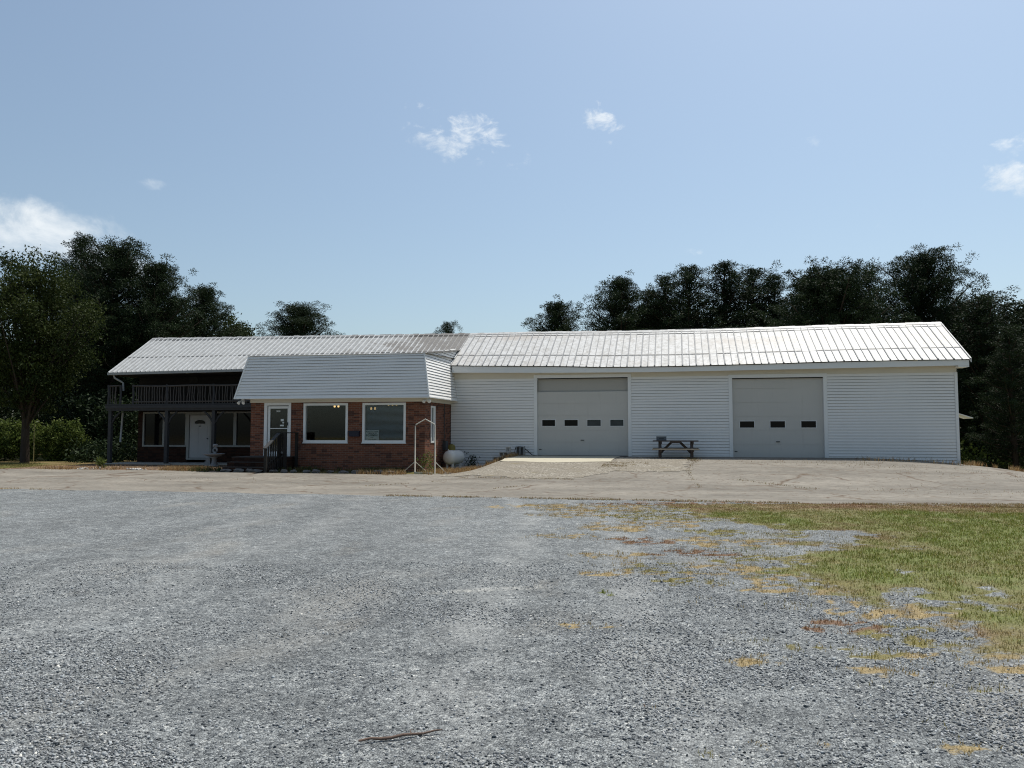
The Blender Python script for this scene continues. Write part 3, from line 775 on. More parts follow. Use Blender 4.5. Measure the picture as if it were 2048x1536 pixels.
m = MB(); m.box((-15.56, WY - .03, 3.93), (-15.12, WY - .001, 4.2)); m.build('wall_vent', 'rail_wood', W)
m = MB()   # lower storey: brick dado and dark wall around the openings
ops = [(-17.93, -16.80), (-16.80, -15.62), (-14.25, -13.16), (-13.16, -11.9)]
m.box((LWx, WY, .0), (-15.56, WY + .12, .96)); m.box((-14.36, WY, .0), (WR, WY + .12, .96))
m.box((LWx, WY, .96), (-17.95, WY + .12, 2.6)); m.box((-11.9, WY, .96), (WR, WY + .12, 2.6))
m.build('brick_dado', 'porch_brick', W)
def porch_window(x0, x1):
    z0, z1, e = .97, 2.58, .075
    f = MB(); y0 = WY - .03; y1 = WY + .08
    f.box((x0, y0, z0), (x0 + e, y1, z1)); f.box((x1 - e, y0, z0), (x1, y1, z1)); f.box((x0 + e, y0 + .004, z0), (x1 - e, y1, z0 + e)); f.box((x0 + e, y0 + .004, z1 - e), (x1 - e, y1, z1))
    o = f.build('window', 'old_white_paint', W)
    p = MB(); p.box((x0 + e, WY + .03, z0 + e), (x1 - e, WY + .045, z1 - e)); p.build('pane', 'window_black', o)
    return o
for a, b in ops: porch_window(a, b)
m = MB(); m.box((-15.62, WY - .035, .40), (-15.49, WY + .08, 2.58)); m.box((-14.43, WY - .035, .40), (-14.25, WY + .08, 2.58)); m.box((-15.49, WY - .033, 2.44), (-14.43, WY + .08, 2.58)); m.box((-15.55, WY - .09, .38), (-14.36, WY + .06, .455))
m.build('door_frame', 'old_white_paint', W)
m = MB(); m.box((-15.47, WY, .47), (-14.45, WY + .04, 2.42))
for z0, z1 in ((.6, 1.25), (1.4, 1.95)):
    for x0, x1 in ((-15.36, -15.02), (-14.9, -14.56)):
        m.box((x0, WY - .006, z0), (x1, WY - .0005, z1))
dr = m.build('front_door', 'door_grey', W)
m = MB(); n = 12
arc = [(-14.95 + .27 * math.cos(PI * k / n), WY - .012, 2.03 + .17 * math.sin(PI * k / n) ** .6) for k in range(n + 1)]
m.face(arc); m.build('fan_light', 'window_black', dr)
m = MB(); m.lathe([(0, -.05), (.03, -.045), (.033, -.02), (.02, 0)], 10); m.v = [(-14.53 + x, WY - .02 + z, 1.35 + y) for x, y, z in m.v]; m.build('door_knob', 'dark_metal', dr)
m = MB(); m.box((-14.99, WY - .03, 1.9), (-14.91, WY - .002, 1.94)); m.build('knocker', 'dark_metal', dr)
m = MB(); m.box((-18.6, -.34, .1), (-15.3, WY - .1, .26)); m.box((-15.3, -.2, .1), (-9.8, WY - .1, .27)); m.build('porch_slab', 'concrete', W)
# deck
m = MB(); m.box((-18.62, -.38, 2.84), (-9.72, WY, 2.89)); m.box((-18.55, -.36, 2.60), (-9.72, -.30, 2.835)); m.box((-18.58, -.41, 2.70), (-9.72, -.365, 2.83))
m.box((-18.55, -.30, 2.60), (-18.48, WY, 2.835))
for k in range(15): m.box((-18.3 + k * .6, -.29, 2.66), (-18.25 + k * .6, WY - .01, 2.835))
m.build('balcony_deck', 'porch_wood', W)
for px in (-18.40, -15.53, -13.22, -10.9):
    rr = random.Random(int(px * 10))
    m = MB(); m.box((px - .075, -.33, .2), (px + .075, -.18, 2.60)); p = m.build('post', 'porch_wood', W)
    b = MB()
    for s in (-1, 1):
        if px < -18 and s < 0: continue
        pts = [(px + s * .06, -.25, 2.05), (px + s * .2, -.25, 2.28), (px + s * .48, -.25, 2.56)]
        b.tube(pts, [.04, .045, .04], 6)
    b.build('bracket', 'porch_wood', p)
# balcony railing of rough sticks
rt = MB(); rb = MB()
xs = [-17.25 + .4 * i for i in range(20)]
pts = [(x, -.3 + .012 * math.sin(x * 3), 3.69 + .012 * math.sin(x * 2.1)) for x in xs]
rt.tube(pts, .038, 7); rt.tube([(-18.5, -.3, 3.71), (-17.95, -.3, 3.73)], .036, 7); rt.build('top_rail', 'baluster_wood', W, smooth=True)
rb.tube([(x, -.3, 2.99) for x in (-17.25, -9.75)], .03, 6); rb.build('bottom_rail', 'baluster_wood', W)
var = []
for k in range(4):
    rr = random.Random(40 + k); m = MB()
    a, b = rr.uniform(-.035, .035), rr.uniform(-.03, .03)
    m.tube([(0, 0, 0), (a, 0, .28), (a + b, .01, .5), (b * .5, 0, .80)], [rr.uniform(.02, .027), .023, .02, .018], 6)
    me = m.build('baluster', 'baluster_wood', None); var.append(me.data); bpy.data.objects.remove(me)
xb = [-18.42, -18.3, -18.18, -18.08] + [-17.22 + .133 * i for i in range(44)]
for i, x in enumerate(xb):
    if x > -11.4: break
    o = link('baluster', var[i % 4], W); o.location = Vector((x + random.uniform(-.02, .02), -.3, 2.9)) - W.location
    o.rotation_euler = (0, random.uniform(-.05, .05), random.uniform(0, 3)); o.scale = (1, 1, random.uniform(.97, 1.02))
for x in (-18.52, -17.9, -17.25, -15.55, -13.25, -11.3):
    m = MB(); m.tube([(x, -.3, 2.89), (x + .02, -.3, 3.3), (x - .01, -.3, 3.75)], [.055, .05, .05], 7); m.build('rail_post', 'porch_wood', W)

# ----------------------------------------------------------------------------- brick office
O = thing('brick_office', (-6.1, -1.6, .2), 'red brick office with a white sided mansard front and two wide shop windows', 'office')
OL, OR, OY = -9.65, -2.58, -3.3
win1 = (-7.43, -5.62, 1.255, 2.74); win2 = (-5.03, -3.32, 1.255, 2.74); odoor = (-9.07, -7.95, .73, 2.77)
swin = (-3.3, -2.1, 1.24, 2.66)
def hole_wall(mb, a0, a1, z0, z1, holes, put):
    x = a0
    for (h0, h1, q0, q1) in holes:
        put(x, h0, z0, z1); put(h0, h1, z0, q0)
        if q1 < z1: put(h0, h1, q1, z1)
        x = h1
    put(x, a1, z0, z1)
m = MB(); T = .2
hole_wall(m, OL, OR, .0, 2.775, [odoor, win1, win2], lambda a, b, c, d: m.box((a, OY, c), (b, OY + T, d)))
hole_wall(m, OY + T, 0., .0, 2.775, [(-2.62 - .0, -2.08, 1.24, 2.64)], lambda a, b, c, d: m.box((OR - T, a, c), (OR, b, d)))
m.box((OL, OY + T, 0), (OL + T, WY, 2.775))
m.build('brick_wall', 'red_brick', O)
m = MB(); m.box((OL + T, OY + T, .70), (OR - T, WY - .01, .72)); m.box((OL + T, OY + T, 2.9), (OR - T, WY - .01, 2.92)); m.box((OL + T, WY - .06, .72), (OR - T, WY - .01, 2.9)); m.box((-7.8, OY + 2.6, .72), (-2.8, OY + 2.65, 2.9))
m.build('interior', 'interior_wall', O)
m = MB(); m.box((OL - .02, OY - .03, 2.775), (OR + .03, OY + .1, 2.97)); m.box((OR - .1, OY + .1, 2.775), (OR + .03, -.02, 2.97)); m.box((OL - .02, OY + .1, 2.775), (OL + .1, -.35, 2.97))
m.build('frieze_board', 'cream_trim', O)
# mansard
MT = 4.56
m = MB(); siding(m, (-10.08, -3.75), (-2.28, -3.75), 2.93, MT, (0, -1), .108, .026, tilt0=(.46, .20), tilt1=(-.26, .20)); m.build('mansard_front', ['vinyl_siding', 'siding_slot_shade'], O)
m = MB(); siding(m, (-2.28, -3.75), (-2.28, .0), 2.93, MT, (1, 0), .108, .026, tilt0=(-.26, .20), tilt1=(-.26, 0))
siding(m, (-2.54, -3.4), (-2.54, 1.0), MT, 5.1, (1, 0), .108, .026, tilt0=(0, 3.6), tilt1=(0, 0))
m.build('mansard_side', ['vinyl_siding', 'siding_slot_shade'], O)
m = MB(); siding(m, (-10.08, .3), (-10.08, -3.75), 2.93, MT, (-1, 0), .108, .026, tilt0=(.46, 0), tilt1=(.46, .20)); o = m.build('mansard_side', ['vinyl_siding', 'siding_slot_shade'], O)
m = MB(); m.box((-10.06, -3.74, 2.925), (-2.30, OY + .05, 2.935)); m.box((OR, OY + .05, 2.925), (-2.30, -.01, 2.935)); m.box((-10.06, OY + .05, 2.925), (OL, .2, 2.935)); m.build('soffit', 'white_trim', O)
m = MB(); m.bar((-2.275, -3.768, 2.92), (-2.535, -3.562, MT), .05, .05); m.bar((-10.085, -3.768, 2.92), (-9.625, -3.562, MT), .05, .05)
m.bar((-10.1, -3.772, 2.925), (-2.26, -3.772, 2.915), .04, .04); m.bar((-2.262, -3.77, 2.92), (-2.262, -.02, 2.92), .04, .04); m.build('corner_trim', 'white_trim', O)
m = MB()
m.mesh([(-9.66, -3.6, MT + .01), (-2.44, -3.6, MT - .02), (-2.44, .3, MT + .14), (-9.66, .3, MT + .16)], [(0, 1, 2, 3)])
m.mesh([(-2.44, -3.6, MT - .02), (-2.44, -3.6, MT + .02), (-2.44, 1., 5.14), (-2.44, 1., 5.10), (-2.6, 1., 5.14), (-2.6, -3.6, MT + .02)], [(0, 1, 2, 3), (1, 5, 4, 2)])
m.build('flat_roof', 'grey_roof', O)
# lumpy flashing where the flat roof meets the ribbed slope
m = MB(); pts = []
for i in range(80):
    u = -9.6 + i * .089
    f = .45 * sm((u + 9.6) / 7) 
    t = (.17 + .17 * float(sm((u + 6.) / 3.5)))
    p = wroof(u, t); pts.append((u, p[1], p[2] + .02 + .03 * (float(vnoise(u * 4, 0, 3)) - .3)))
m.tube(pts, [.05 + .035 * float(vnoise(u * 3., 1, 5)) for u, _, _ in pts], 6); m.build('roof_flashing', 'white_roof', O)
m = MB(); m.lathe([(.32, 0), (.30, .05), (.22, .1), (.10, .135), (0, .145)], 14, (-9.75, -.02, 4.62)); m.build('roof_vent', 'grey_roof', O, smooth=True)

def shop_window(x0, x1, z0, z1, name='shop_window'):
    e = .085
    f = MB(); y0 = OY - .025; y1 = OY + .14
    f.box((x0, y0, z0), (x0 + e, y1, z1)); f.box((x1 - e, y0, z0), (x1, y1, z1)); f.box((x0 + e, y0 + .004, z0), (x1 - e, y1, z0 + e)); f.box((x0 + e, y0 + .004, z1 - e), (x1 - e, y1, z1))
    f.box((x0 - .02, y0 - .03, z0 - .035), (x1 + .02, y1, z0 - .001))
    o = f.build('shop_window', 'white_trim', O)
    p = MB(); p.box((x0 + e, OY + .05, z0 + e), (x1 - e, OY + .056, z1 - e)); p.build('pane', 'glass', o)
    return o
w1 = shop_window(*win1); w2 = shop_window(*win2); w2['label'] = 'shop window with lowered blinds and a paper sign'
m = MB(); z = win2[2] + .09
while z < win2[3] - .1:
    m.face([(win2[0] + .09, OY + .13, z), (win2[1] - .09, OY + .13, z), (win2[1] - .09, OY + .155, z + .024), (win2[0] + .09, OY + .155, z + .024)]); z += .042
m.build('blinds', 'blind_slat', w2)
# side window
f = MB(); a, b, z0, z1 = -2.62, -2.08, 1.24, 2.64
y0x, y1x = OR - .12, OR + .02
f.box((y0x, a, z0), (y1x, a + .08, z1)); f.box((y0x, b - .14, z0), (y1x, b, z1)); f.box((y0x, a + .08, z0), (y1x - .003, b - .14, z0 + .07)); f.box((y0x, a + .08, z1 - .07), (y1x - .003, b - .14, z1))
sw = f.build('side_window', 'white_trim', O)
m = MB(); m.box((OR - .05, a + .08, z0 + .07), (OR - .045, b - .14, z1 - .07)); m.build('pane', 'glass', sw)
m = MB(); z = z0 + .08
while z < z1 - .1:
    m.face([(OR - .11, a + .08, z), (OR - .11, b - .14, z), (OR - .135, b - .14, z + .026), (OR - .135, a + .08, z + .026)]); z += .042
m.build('blinds', 'blind_slat', sw)
# storm door
x0, x1, z0, z1 = odoor
m = MB(); m.box((x0, OY - .03, z0), (x0 + .12, OY + .15, z1)); m.box((x1 - .09, OY - .03, z0), (x1, OY + .15, z1)); m.box((x0 + .12, OY - .028, z1 - .1), (x1 - .09, OY + .15, z1)); m.box((x0 + .02, OY - .05, z0 - .03), (x1, OY + .15, z0 + .03))
m.build('door_frame', 'white_trim', O)
m = MB(); a, b = x0 + .145, x1 - .105
m.box((a, OY + .01, .78), (a + .09, OY + .045, 2.64)); m.box((b - .05, OY + .01, .78), (b, OY + .045, 2.64)); m.box((a + .09, OY + .01, 2.55), (b - .05, OY + .045, 2.64)); m.box((a + .09, OY + .01, .78), (b - .05, OY + .045, .90)); m.box((a + .09, OY + .012, 1.77), (b - .05, OY + .043, 1.80))
sd = m.build('storm_door', 'white_trim', O)
m = MB(); m.box((a + .09, OY + .025, .90), (b - .05, OY + .03, 2.55)); m.build('pane', 'glass', sd)
m = MB(); m.box((a + .11, OY + .11, .8), (b - .05, OY + .12, 2.6)); m.build('inner_door', 'dark_wood', sd)
m = MB(); m.box((b - .04, OY - .03, 1.9), (b - .015, OY + .01, 2.02)); m.build('door_handle', 'dark_metal', sd)
m = MB(); m.box((-8.39, OY + .018, 2.06), (-8.27, OY + .022, 2.15)); m.box((-8.42, OY + .018, 1.87), (-8.26, OY + .022, 1.93)); m.box((-8.32, OY + .018, 1.98), (-8.25, OY + .022, 2.03)); m.build('sticker', 'paper', sd)
def lettering(txt, size, loc, parent, mname, center=True, face_y=True, ext=.002):
    cu = bpy.data.curves.new('lettering', 'FONT'); cu.body = txt; cu.size = size; cu.align_x = 'CENTER'; cu.extrude = ext; cu.offset = size * .018
    cu.materials.append(M[mname])
    tmp = bpy.data.objects.new('lettering_curve', cu); C.objects.link(tmp)
    me = bpy.data.meshes.new_from_object(tmp.evaluated_get(bpy.context.evaluated_depsgraph_get())); bpy.data.objects.remove(tmp)
    me.name = 'lettering'; o = link('lettering', me, parent)
    base = Vector((0, 0, 0)); q = parent
    while q is not None: base += q.location; q = q.parent
    o.location = Vector(loc) - base; o.rotation_euler = (PI / 2, 0, 0)
    return o
lettering('3050', .085, (-8.5, OY + .020, 2.42), sd, 'paper')
def floodlight(x, y, z, s):
    m = MB(); m.box((x - .05, y - .05, z - .03), (x + .05, y + .05, z))
    for dx in (-.11, .11):
        m.tube([(x, y, z - .03), (x + dx * .5, y - .03, z - .07), (x + dx * .8, y - .06, z - .09)], .014, 6)
        d = Vector((dx * 1.2, -.9, -.7)).normalized(); c = Vector((x + dx * .8, y - .06, z - .09))
        m.tube([c, c + d * .05, c + d * .14], [.028, .04, .062], 10)
    m.tube([(x, y - .03, z - .03), (x, y - .05, z - .14)], [.03, .04], 8)
    m.build('floodlight', 'white_paint', O)
floodlight(-9.87, -3.5, 2.925, 1); floodlight(-2.42, -3.45, 2.925, 1)
m = MB(); m.box((-5.53, OY - .11, 1.48), (-5.13, OY - .002, 1.67)); m.box((-5.55, OY - .125, 1.66), (-5.11, OY - .002, 1.69)); m.build('mail_box', 'mailbox_paint', O)
m = MB(); m.tube([(OR + .03, -.95, 2.78), (OR + .03, -.95, .9)], .014, 6); m.build('conduit', 'dark_metal', O)
m = MB(); m.box((OR + .002, -1.1, .95), (OR + .13, -.75, 1.3)); m.build('meter_box', 'dark_metal', O)
# steps and railing
S = thing('entry_steps', (-8.6, -4.3, .2), 'dark brick steps below the white glass door of the office', 'steps')
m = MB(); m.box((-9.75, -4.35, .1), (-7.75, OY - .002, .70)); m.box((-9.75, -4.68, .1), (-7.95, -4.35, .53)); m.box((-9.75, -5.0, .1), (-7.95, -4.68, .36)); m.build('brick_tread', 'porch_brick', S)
m = MB(); m.box((-9.77, -4.37, .70), (-7.75, OY - .004, .725)); m.box((-9.77, -4.70, .53), (-7.95, -4.36, .548)); m.box((-9.77, -5.02, .36), (-7.95, -4.69, .378)); m.build('tread_cap', 'tread_stone', S)
RL = thing('step_railing', (-7.85, -4.3, .2), 'dark weathered wooden handrail beside the office entry steps', 'railing')
m = MB(); m.bar((-7.85, -4.36, 1.62), (-7.85, -5.38, 1.06), .14, .04); m.build('hand_rail', 'porch_wood', RL)
m = MB(); m.box((-7.93, -4.4, 1.60), (-7.55, -3.45, 1.64)); m.build('landing_rail', 'rail_wood', RL)
for (x, y, z) in ((-7.85, -4.38, 1.6), (-7.85, -5.3, 1.08), (-7.6, -4.36, 1.6), (-7.6, -3.5, 1.6)):
    m = MB(); m.box((x - .045, y - .045, .15), (x + .045, y + .045, z)); m.build('rail_post', 'rail_wood', RL)
for k in range(3):
    m = MB(); x = -7.79 + k * .065; m.box((x - .018, -4.38, .3), (x + .018, -4.34, 1.6)); m.build('baluster', 'rail_wood', RL)
for k in range(5):
    m = MB(); y = -5.1 + k * .16; m.box((-7.87, y - .018, .3), (-7.83, y + .018, 1.62 - .55 * (-4.36 - y) - .03)); m.build('baluster', 'rail_wood', RL)
m = MB(); m.bar((-7.85, -4.4, .75), (-7.85, -5.3, .4), .04, .09); m.box((-7.8, -4.38, .78), (-7.6, -4.34, .86)); m.build('lower_rail', 'rail_wood', RL)

# sign and lamps in the office
SG = thing('window_sign', (-4.66, OY + .09, 1.34), 'white paper sign with green lettering behind the shop window with blinds', 'sign')
m = MB(); m.box((-4.94, OY + .075, 1.335), (-4.40, OY + .083, 1.72)); m.build('sign_board', 'paper', SG)
for k, (txt, s) in enumerate((('PLANTATION', .079), ('TRUCK &', .085), ('EQUIPMENT', .088), ('LLC', .07), ('(919) 742-4250', .055))):
    lettering(txt, s, (-4.67, OY + .073, 1.635 - k * .070), SG, 'ink_green', ext=.001)
def ceiling_lamp(loc, n, label):
    o = thing('ceiling_lamp', loc, label, 'lamp', 'warm lamps glowing inside the office')
    m = MB(); x, y, z = loc; m.tube([(x, y, z), (x, y, z - .12)], .015, 6)
    for k in range(n): m.tube([(x, y, z - .12), (x + (k - (n - 1) / 2) * .16, y, z - .16)], .01, 5)
    m.build('lamp_arm', 'dark_metal', o)
    for k in range(n):
        m = MB(); m.lathe([(0, -.05), (.03, -.04), (.042, 0), (.03, .035), (.012, .05)], 10, (x + (k - (n - 1) / 2) * .16, y, z - .2)); m.build('bulb', 'lamp_glow', o, smooth=True)
ceiling_lamp((-6.55, -2.3, 2.86), 2, 'pair of warm bulbs high in the middle of the unblinded shop window')
ceiling_lamp((-5.35, -1.5, 2.78), 2, 'pair of warm bulbs lower at the right edge of the unblinded shop window')
ceiling_lamp((-3.98, OY + .35, 2.90), 3, 'three warm bulbs in a row behind the blinds')

# ----------------------------------------------------------------------------- things outside
# bird bath and ornament
bx, by = -12.55, -1.2; bz = h(bx, by)
B = thing('bird_bath', (bx, by, bz), 'grey stone bird bath standing in front of the porch door', 'bird bath')
m = MB(); m.lathe([(.0, 0), (.22, 0), (.22, .05), (.14, .09), (.10, .2), (.10, .34), (.15, .40), (.13, .42)], 20, (bx, by, bz)); m.build('pedestal', 'cast_stone', B, smooth=True)
m = MB(); m.lathe([(.1, .40), (.26, .43), (.38, .48), (.43, .52), (.43, .55), (.38, .545), (.3, .50), (0, .48)], 24, (bx, by, bz)); m.build('bowl', 'cast_stone', B, smooth=True)
Q = thing('garden_ornament', (bx - .02, by, bz + .48), 'small grey stone ornament with a round hole on the bird bath', 'ornament')
m = MB(); c0 = Vector((bx + .03, by, bz + .68))
m.tube([(c0.x + .085 * math.cos(t), c0.y, c0.z + .10 * math.sin(t)) for t in np.linspace(0, 2 * PI, 17)], .04, 8, cap=False)
m.build('ring', 'cast_stone', Q, smooth=True)
m = MB(); m.lump((bx + .03, by, bz + .87), (.10, .08, .08), 0, 4, 2); m.box((bx - .05, by - .06, bz + .50), (bx + .11, by + .06, bz + .56)); m.build('head', 'cast_stone', Q)
PB = thing('planter_block', (-12.93, -1.0, bz), 'short grey block pier beside the bird bath', 'block')
m = MB(); m.box((-13.06, -1.12, bz), (-12.8, -.86, bz + .2)); m.box((-13.03, -1.09, bz + .2), (-12.83, -.89, bz + .36)); m.build('block', 'cast_stone', PB)

# pipe sign frame
F = thing('sign_frame', (-2.13, -4.6, .2), 'empty white pipe sign frame with a peaked top beside the brick corner', 'sign frame')
xl, xr, yy = -2.50, -1.77, -4.6
m = MB(); m.tube([(xl, yy, h(xl, yy)), (xl, yy, 1.86), (xl + .03, yy, 1.91), (-2.125, yy, 2.10), (xr - .03, yy, 1.92), (xr, yy, 1.87), (xr, yy, h(xr, yy))], .021, 8); m.build('pipe_frame', 'sign_pipe', F, smooth=True)
for x, s in ((xl, -1), (xr, 1)):
    z = h(x, yy)
    m = MB(); m.bar((x - .02, yy, z + .03), (x + s * .0 + .66, yy - .05, z + .02), .05, .05) if s < 0 else m.bar((x + .2, yy - .05, z + .03), (x + .62, yy - .1, z + .03), .05, .04)
    m.build('base_bar', 'sign_pipe', F)
    m = MB(); m.tube([(x, yy, z + .42), (x + s * .42, yy - .05, z + .04)], .014, 6); m.build('brace', 'sign_pipe', F)
m = MB(); m.tube([(xl, yy, h(xl, yy) + .42), (xl + .35, yy + .3, h(xl, yy) + .04)], .014, 6); m.build('brace', 'sign_pipe', F)

# propane tank on its side, end towards the lot
tz = .66
TK = thing('propane_tank', (-2.13, -1.3, .25), 'white propane tank lying on its side between the brick office and the garage', 'propane tank')
m = MB()
prof = [(0, -.50), (.13, -.485), (.21, -.45), (.26, -.39), (.28, -.31), (.28, .31), (.26, .39), (.21, .45), (.13, .485), (0, .50)]
m.lathe(prof, 24); ca, sa = math.cos(R(16)), math.sin(R(16))
tx, ty = -2.08, -1.2
m.v = [(tx + x * ca + z * sa, ty - x * sa + z * ca, tz + y) for x, y, z in m.v]
m.build('tank_body', 'tank_paint', TK, smooth=True)
m = MB(); m.lathe([(.15, 0), (.15, .14), (.12, .21), (.06, .25), (0, .255)], 16, (tx - .1, ty + .02, tz + .26)); m.build('valve_dome', 'tank_lid', TK, smooth=True)
for k in (-.27, .27):
    for s in (-.13, .13):
        px, py = tx + k * sa + s * ca, ty + k * ca - s * sa
        m = MB(); m.box((px - .035, py - .035, h(px, py)), (px + .035, py + .035, tz - .22)); m.build('leg', 'tank_paint', TK)
m = MB(); fx, fy = tx - .40 * sa, ty - .40 * ca; m.tube([(fx, fy, tz + .22), (fx, fy, tz + .33)], .012, 6); m.build('gauge', 'tank_paint', TK)

# concrete blocks stepping up the ramp edge
BL = [(-.66, -1.0, .34, 0, 'lowest chipped concrete block half sunk in the dry weeds'), (-.40, -.85, .50, 8, 'hollow concrete block second up the stepped edge of the ramp'),
      (-.16, -.70, .68, -5, 'pale concrete block third up the stepped edge of the ramp'), (-.02, -.62, .87, 4, 'upright concrete block at the very top of the stepped edge'), (.42, -.35, .70, 0, 'dark weathered block behind the top of the ramp under the black hose')]
for (x, y, z, a, lab) in BL:
    z = max(z, h(x, y) - .03)
    o = thing('concrete_block', (x, y, z), lab, 'concrete block', 'concrete blocks stepping up beside the ramp', R(a))
    m = MB(); w, d, hh = (.19, .10, .095)
    if 'upright' in lab: w, d, hh = .09, .09, .10
    if 'dark' in lab: w, d, hh = .17, .12, .19
    m.box((-w, -d, 0), (w, d, .03)); m.box((-w, -d, 2 * hh - .03), (w, d, 2 * hh))
    for k in (-1, 0, 1): m.box((k * (w - .02) - .02, -d + .002, .03), (k * (w - .02) + .02, d - .002, 2 * hh - .03))
    m.box((-w + .04, d - .03, .03), (w - .04, d - .004, 2 * hh - .03))
    m.build('block_body', 'cast_stone' if 'dark' in lab else 'block_concrete', o, off=(0, 0, 0))
m = MB(); m.tube([(.15, -.35, .78), (.22, -.35, 1.02), (.35, -.34, 1.08), (.5, -.3, 1.06), (.68, -.22, .90), (.85, -.14, .74), (1.0, -.10, .71), (1.2, -.12, .705)], .018, 8)
tag(m.build('garden_hose', 'black_rubber', None, smooth=True), 'black hose arching from the blocks to the foot of the garage wall', 'hose')

# picnic table with a box
px0, px1, py = 5.62, 7.27, -.95
PT = thing('picnic_table', (6.44, py, h(6.44, py)), 'dark wooden picnic table standing against the white wall between the garage doors', 'picnic table')
zt = 1.335
m = MB()
for k in range(5): m.box((px0, py - .36 + k * .146, zt - .04), (px1, py - .36 + k * .146 + .138, zt))
m.build('table_top', 'table_wood', PT)
for s in (-1, 1):
    m = MB()
    for k in range(2): m.box((px0 - .02, py + s * .62 - .13 + k * .135, 1.0), (px1 + .02, py + s * .62 - .13 + k * .135 + .128, 1.04))
    m.build('bench_seat', 'bench_wood' if s < 0 else 'table_wood', PT)
for x in (5.87, 7.03):
    for s in (-1, 1):
        zz = h(x, py + s * .5)
        m = MB(); m.bar((x, py + s * .22, zt - .04), (x, py + s * .52, zz), .05, .10, up=(1, 0, 0)); m.build('leg', 'table_wood', PT)
    m = MB(); m.box((x + .026, py - .72, .93), (x + .07, py + .72, 1.0)); m.box((x + .026, py - .35, zt - .13), (x + .07, py + .35, zt - .04)); m.build('cross_beam', 'table_wood', PT)
for a, b in ((5.92, 6.30), (6.98, 6.60)):
    m = MB(); m.bar((a, py, .90), (b, py, zt - .06), .09, .045, up=(0, 1, 0)); m.build('brace', 'table_wood', PT)
m = MB(); m.box((6.26, py - .34, zt - .10), (6.64, py + .34, zt - .042)); m.build('top_batten', 'table_wood', PT)
X_ = thing('storage_box', (5.93, py, zt), 'dark grey box left on top of the picnic table', 'box')
m = MB(); m.box((5.745, py - .13, zt + .002), (6.11, py + .13, zt + .135)); m.box((5.74, py - .135, zt + .135), (6.115, py + .135, zt + .15)); m.build('box_body', 'grey_box', X_)
m = MB(); m.box((5.84, py - .142, zt + .06), (6.02, py - .131, zt + .09)); m.build('handle', 'dark_metal', X_)

# border stones, rubble, stick, marker pole
rr = random.Random(5)
spots = [(-9.6 + i * .46 + rr.uniform(-.1, .1), -5.08 + rr.uniform(-.06, .06)) for i in range(15)]
for i, (x, y) in enumerate(spots):
    m = MB(); m.lump((0, 0, .05), (rr.uniform(.12, .22), rr.uniform(.08, .13), rr.uniform(.05, .1)), 0, i, 2)
    o = m.build('border_stone', 'soil_stone', None); o.location = (x, y, h(x, y) + .01)
    tag(o, 'rough grey stone in the low border row along the drive below the office', 'stone', 'border stones below the office')
m = MB()
for i in range(46):
    a = rr.choice(((-16.2, -4.35), (-16.0, -4.2), (-13.9, -4.3), (-13.6, -4.5), (-13.5, -4.6)))
    x, y = a[0] + rr.gauss(0, .22), a[1] + rr.gauss(0, .12)
    m.lump((x, y, h(x, y) + .03), (rr.uniform(.02, .09), rr.uniform(.02, .06), rr.uniform(.015, .05)), 0, i, 1)
tag(m.build('rubble', 'rubble', None), 'pale broken rubble scattered on the mulch before the porch', 'rubble', kind='stuff')
a = from_cam(-.80, 4.12); b = from_cam(-.37, 4.27)
st = []
for k in range(9):
    t = k / 8; x = a[0] + (b[0] - a[0]) * t + .006 * math.sin(k * 2.1); y = a[1] + (b[1] - a[1]) * t + .005 * math.sin(k * 1.3)
    st.append((x, y, float(lotz(x, y)) + .017 + .006 * math.sin(k * 1.9)))
m = MB(); m.tube(st, [.006, .007, .008, .008, .0075, .007, .006, .005, .003], 7)
m.tube([st[5], (st[5][0] - .012, st[5][1] + .01, st[5][2] + .018), (st[5][0] + .01, st[5][1] + .014, st[5][2] + .02)], [.004, .003, .002], 5)
tag(m.build('fallen_stick', 'stick_bark', None, smooth=True), 'thin dry stick lying on the gravel near the camera', 'stick')
a = from_cam(-22.9, 37.); m = MB(); m.tube([(a[0], a[1], 0.), (a[0] - .02, a[1], 2.05)], [.022, .018], 7)
tag(m.build('marker_pole', 'marker_paint', None), 'thin yellowish pole standing in the grass beside the tree trunk', 'pole')

# loose pale stones on the gravel
V = []; F = []
rs = np.random.default_rng(3)
ico = bmesh.new(); bmesh.ops.create_icosphere(ico, subdivisions=1, radius=1.); iv = np.array([v.co[:] for v in ico.verts]); ifc = np.array([[v.index for v in f.verts] for f in ico.faces]); ico.free()
n = 110000
Ys = 3.5 + 6.2 * rs.uniform(0, 1, n) ** 1.5; Xs = rs.uniform(-1, 1, n) * (Ys * .70 + .2)
uu, vv = from_cam(Xs, Ys); dd, _ = grass_zone(uu, vv); cl = fbm(uu * 1.1, vv * 1.1, 91, 4)
keep = (dd < .45) & (rs.uniform(0, 1, n) < np.clip((cl - .30) * 3.2, .12, 1)); uu, vv, Ys = uu[keep], vv[keep], Ys[keep]; n = len(uu)
print('stones', n)
sz = rs.uniform(.0040, .0105, n) * np.where(rs.uniform(0, 1, n) < .03, 1.5, 1.)
ax = rs.uniform(.65, 1.25, (n, 3)) * np.array([1, 1, .6]); ang = rs.uniform(0, 2 * PI, n); til = rs.normal(0, .35, (n, 2))
P = iv[None] * (1 + rs.uniform(-.28, .28, (n, len(iv), 1))) * (ax * sz[:, None])[:, None]
ca_, sa_ = np.cos(ang)[:, None], np.sin(ang)[:, None]
P = np.stack([P[..., 0] * ca_ - P[..., 1] * sa_, P[..., 0] * sa_ + P[..., 1] * ca_, P[..., 2] + P[..., 0] * til[:, :1] + P[..., 1] * til[:, 1:]], -1)
P += np.stack([uu, vv, lotz(uu, vv) + sz * .25], 1)[:, None]
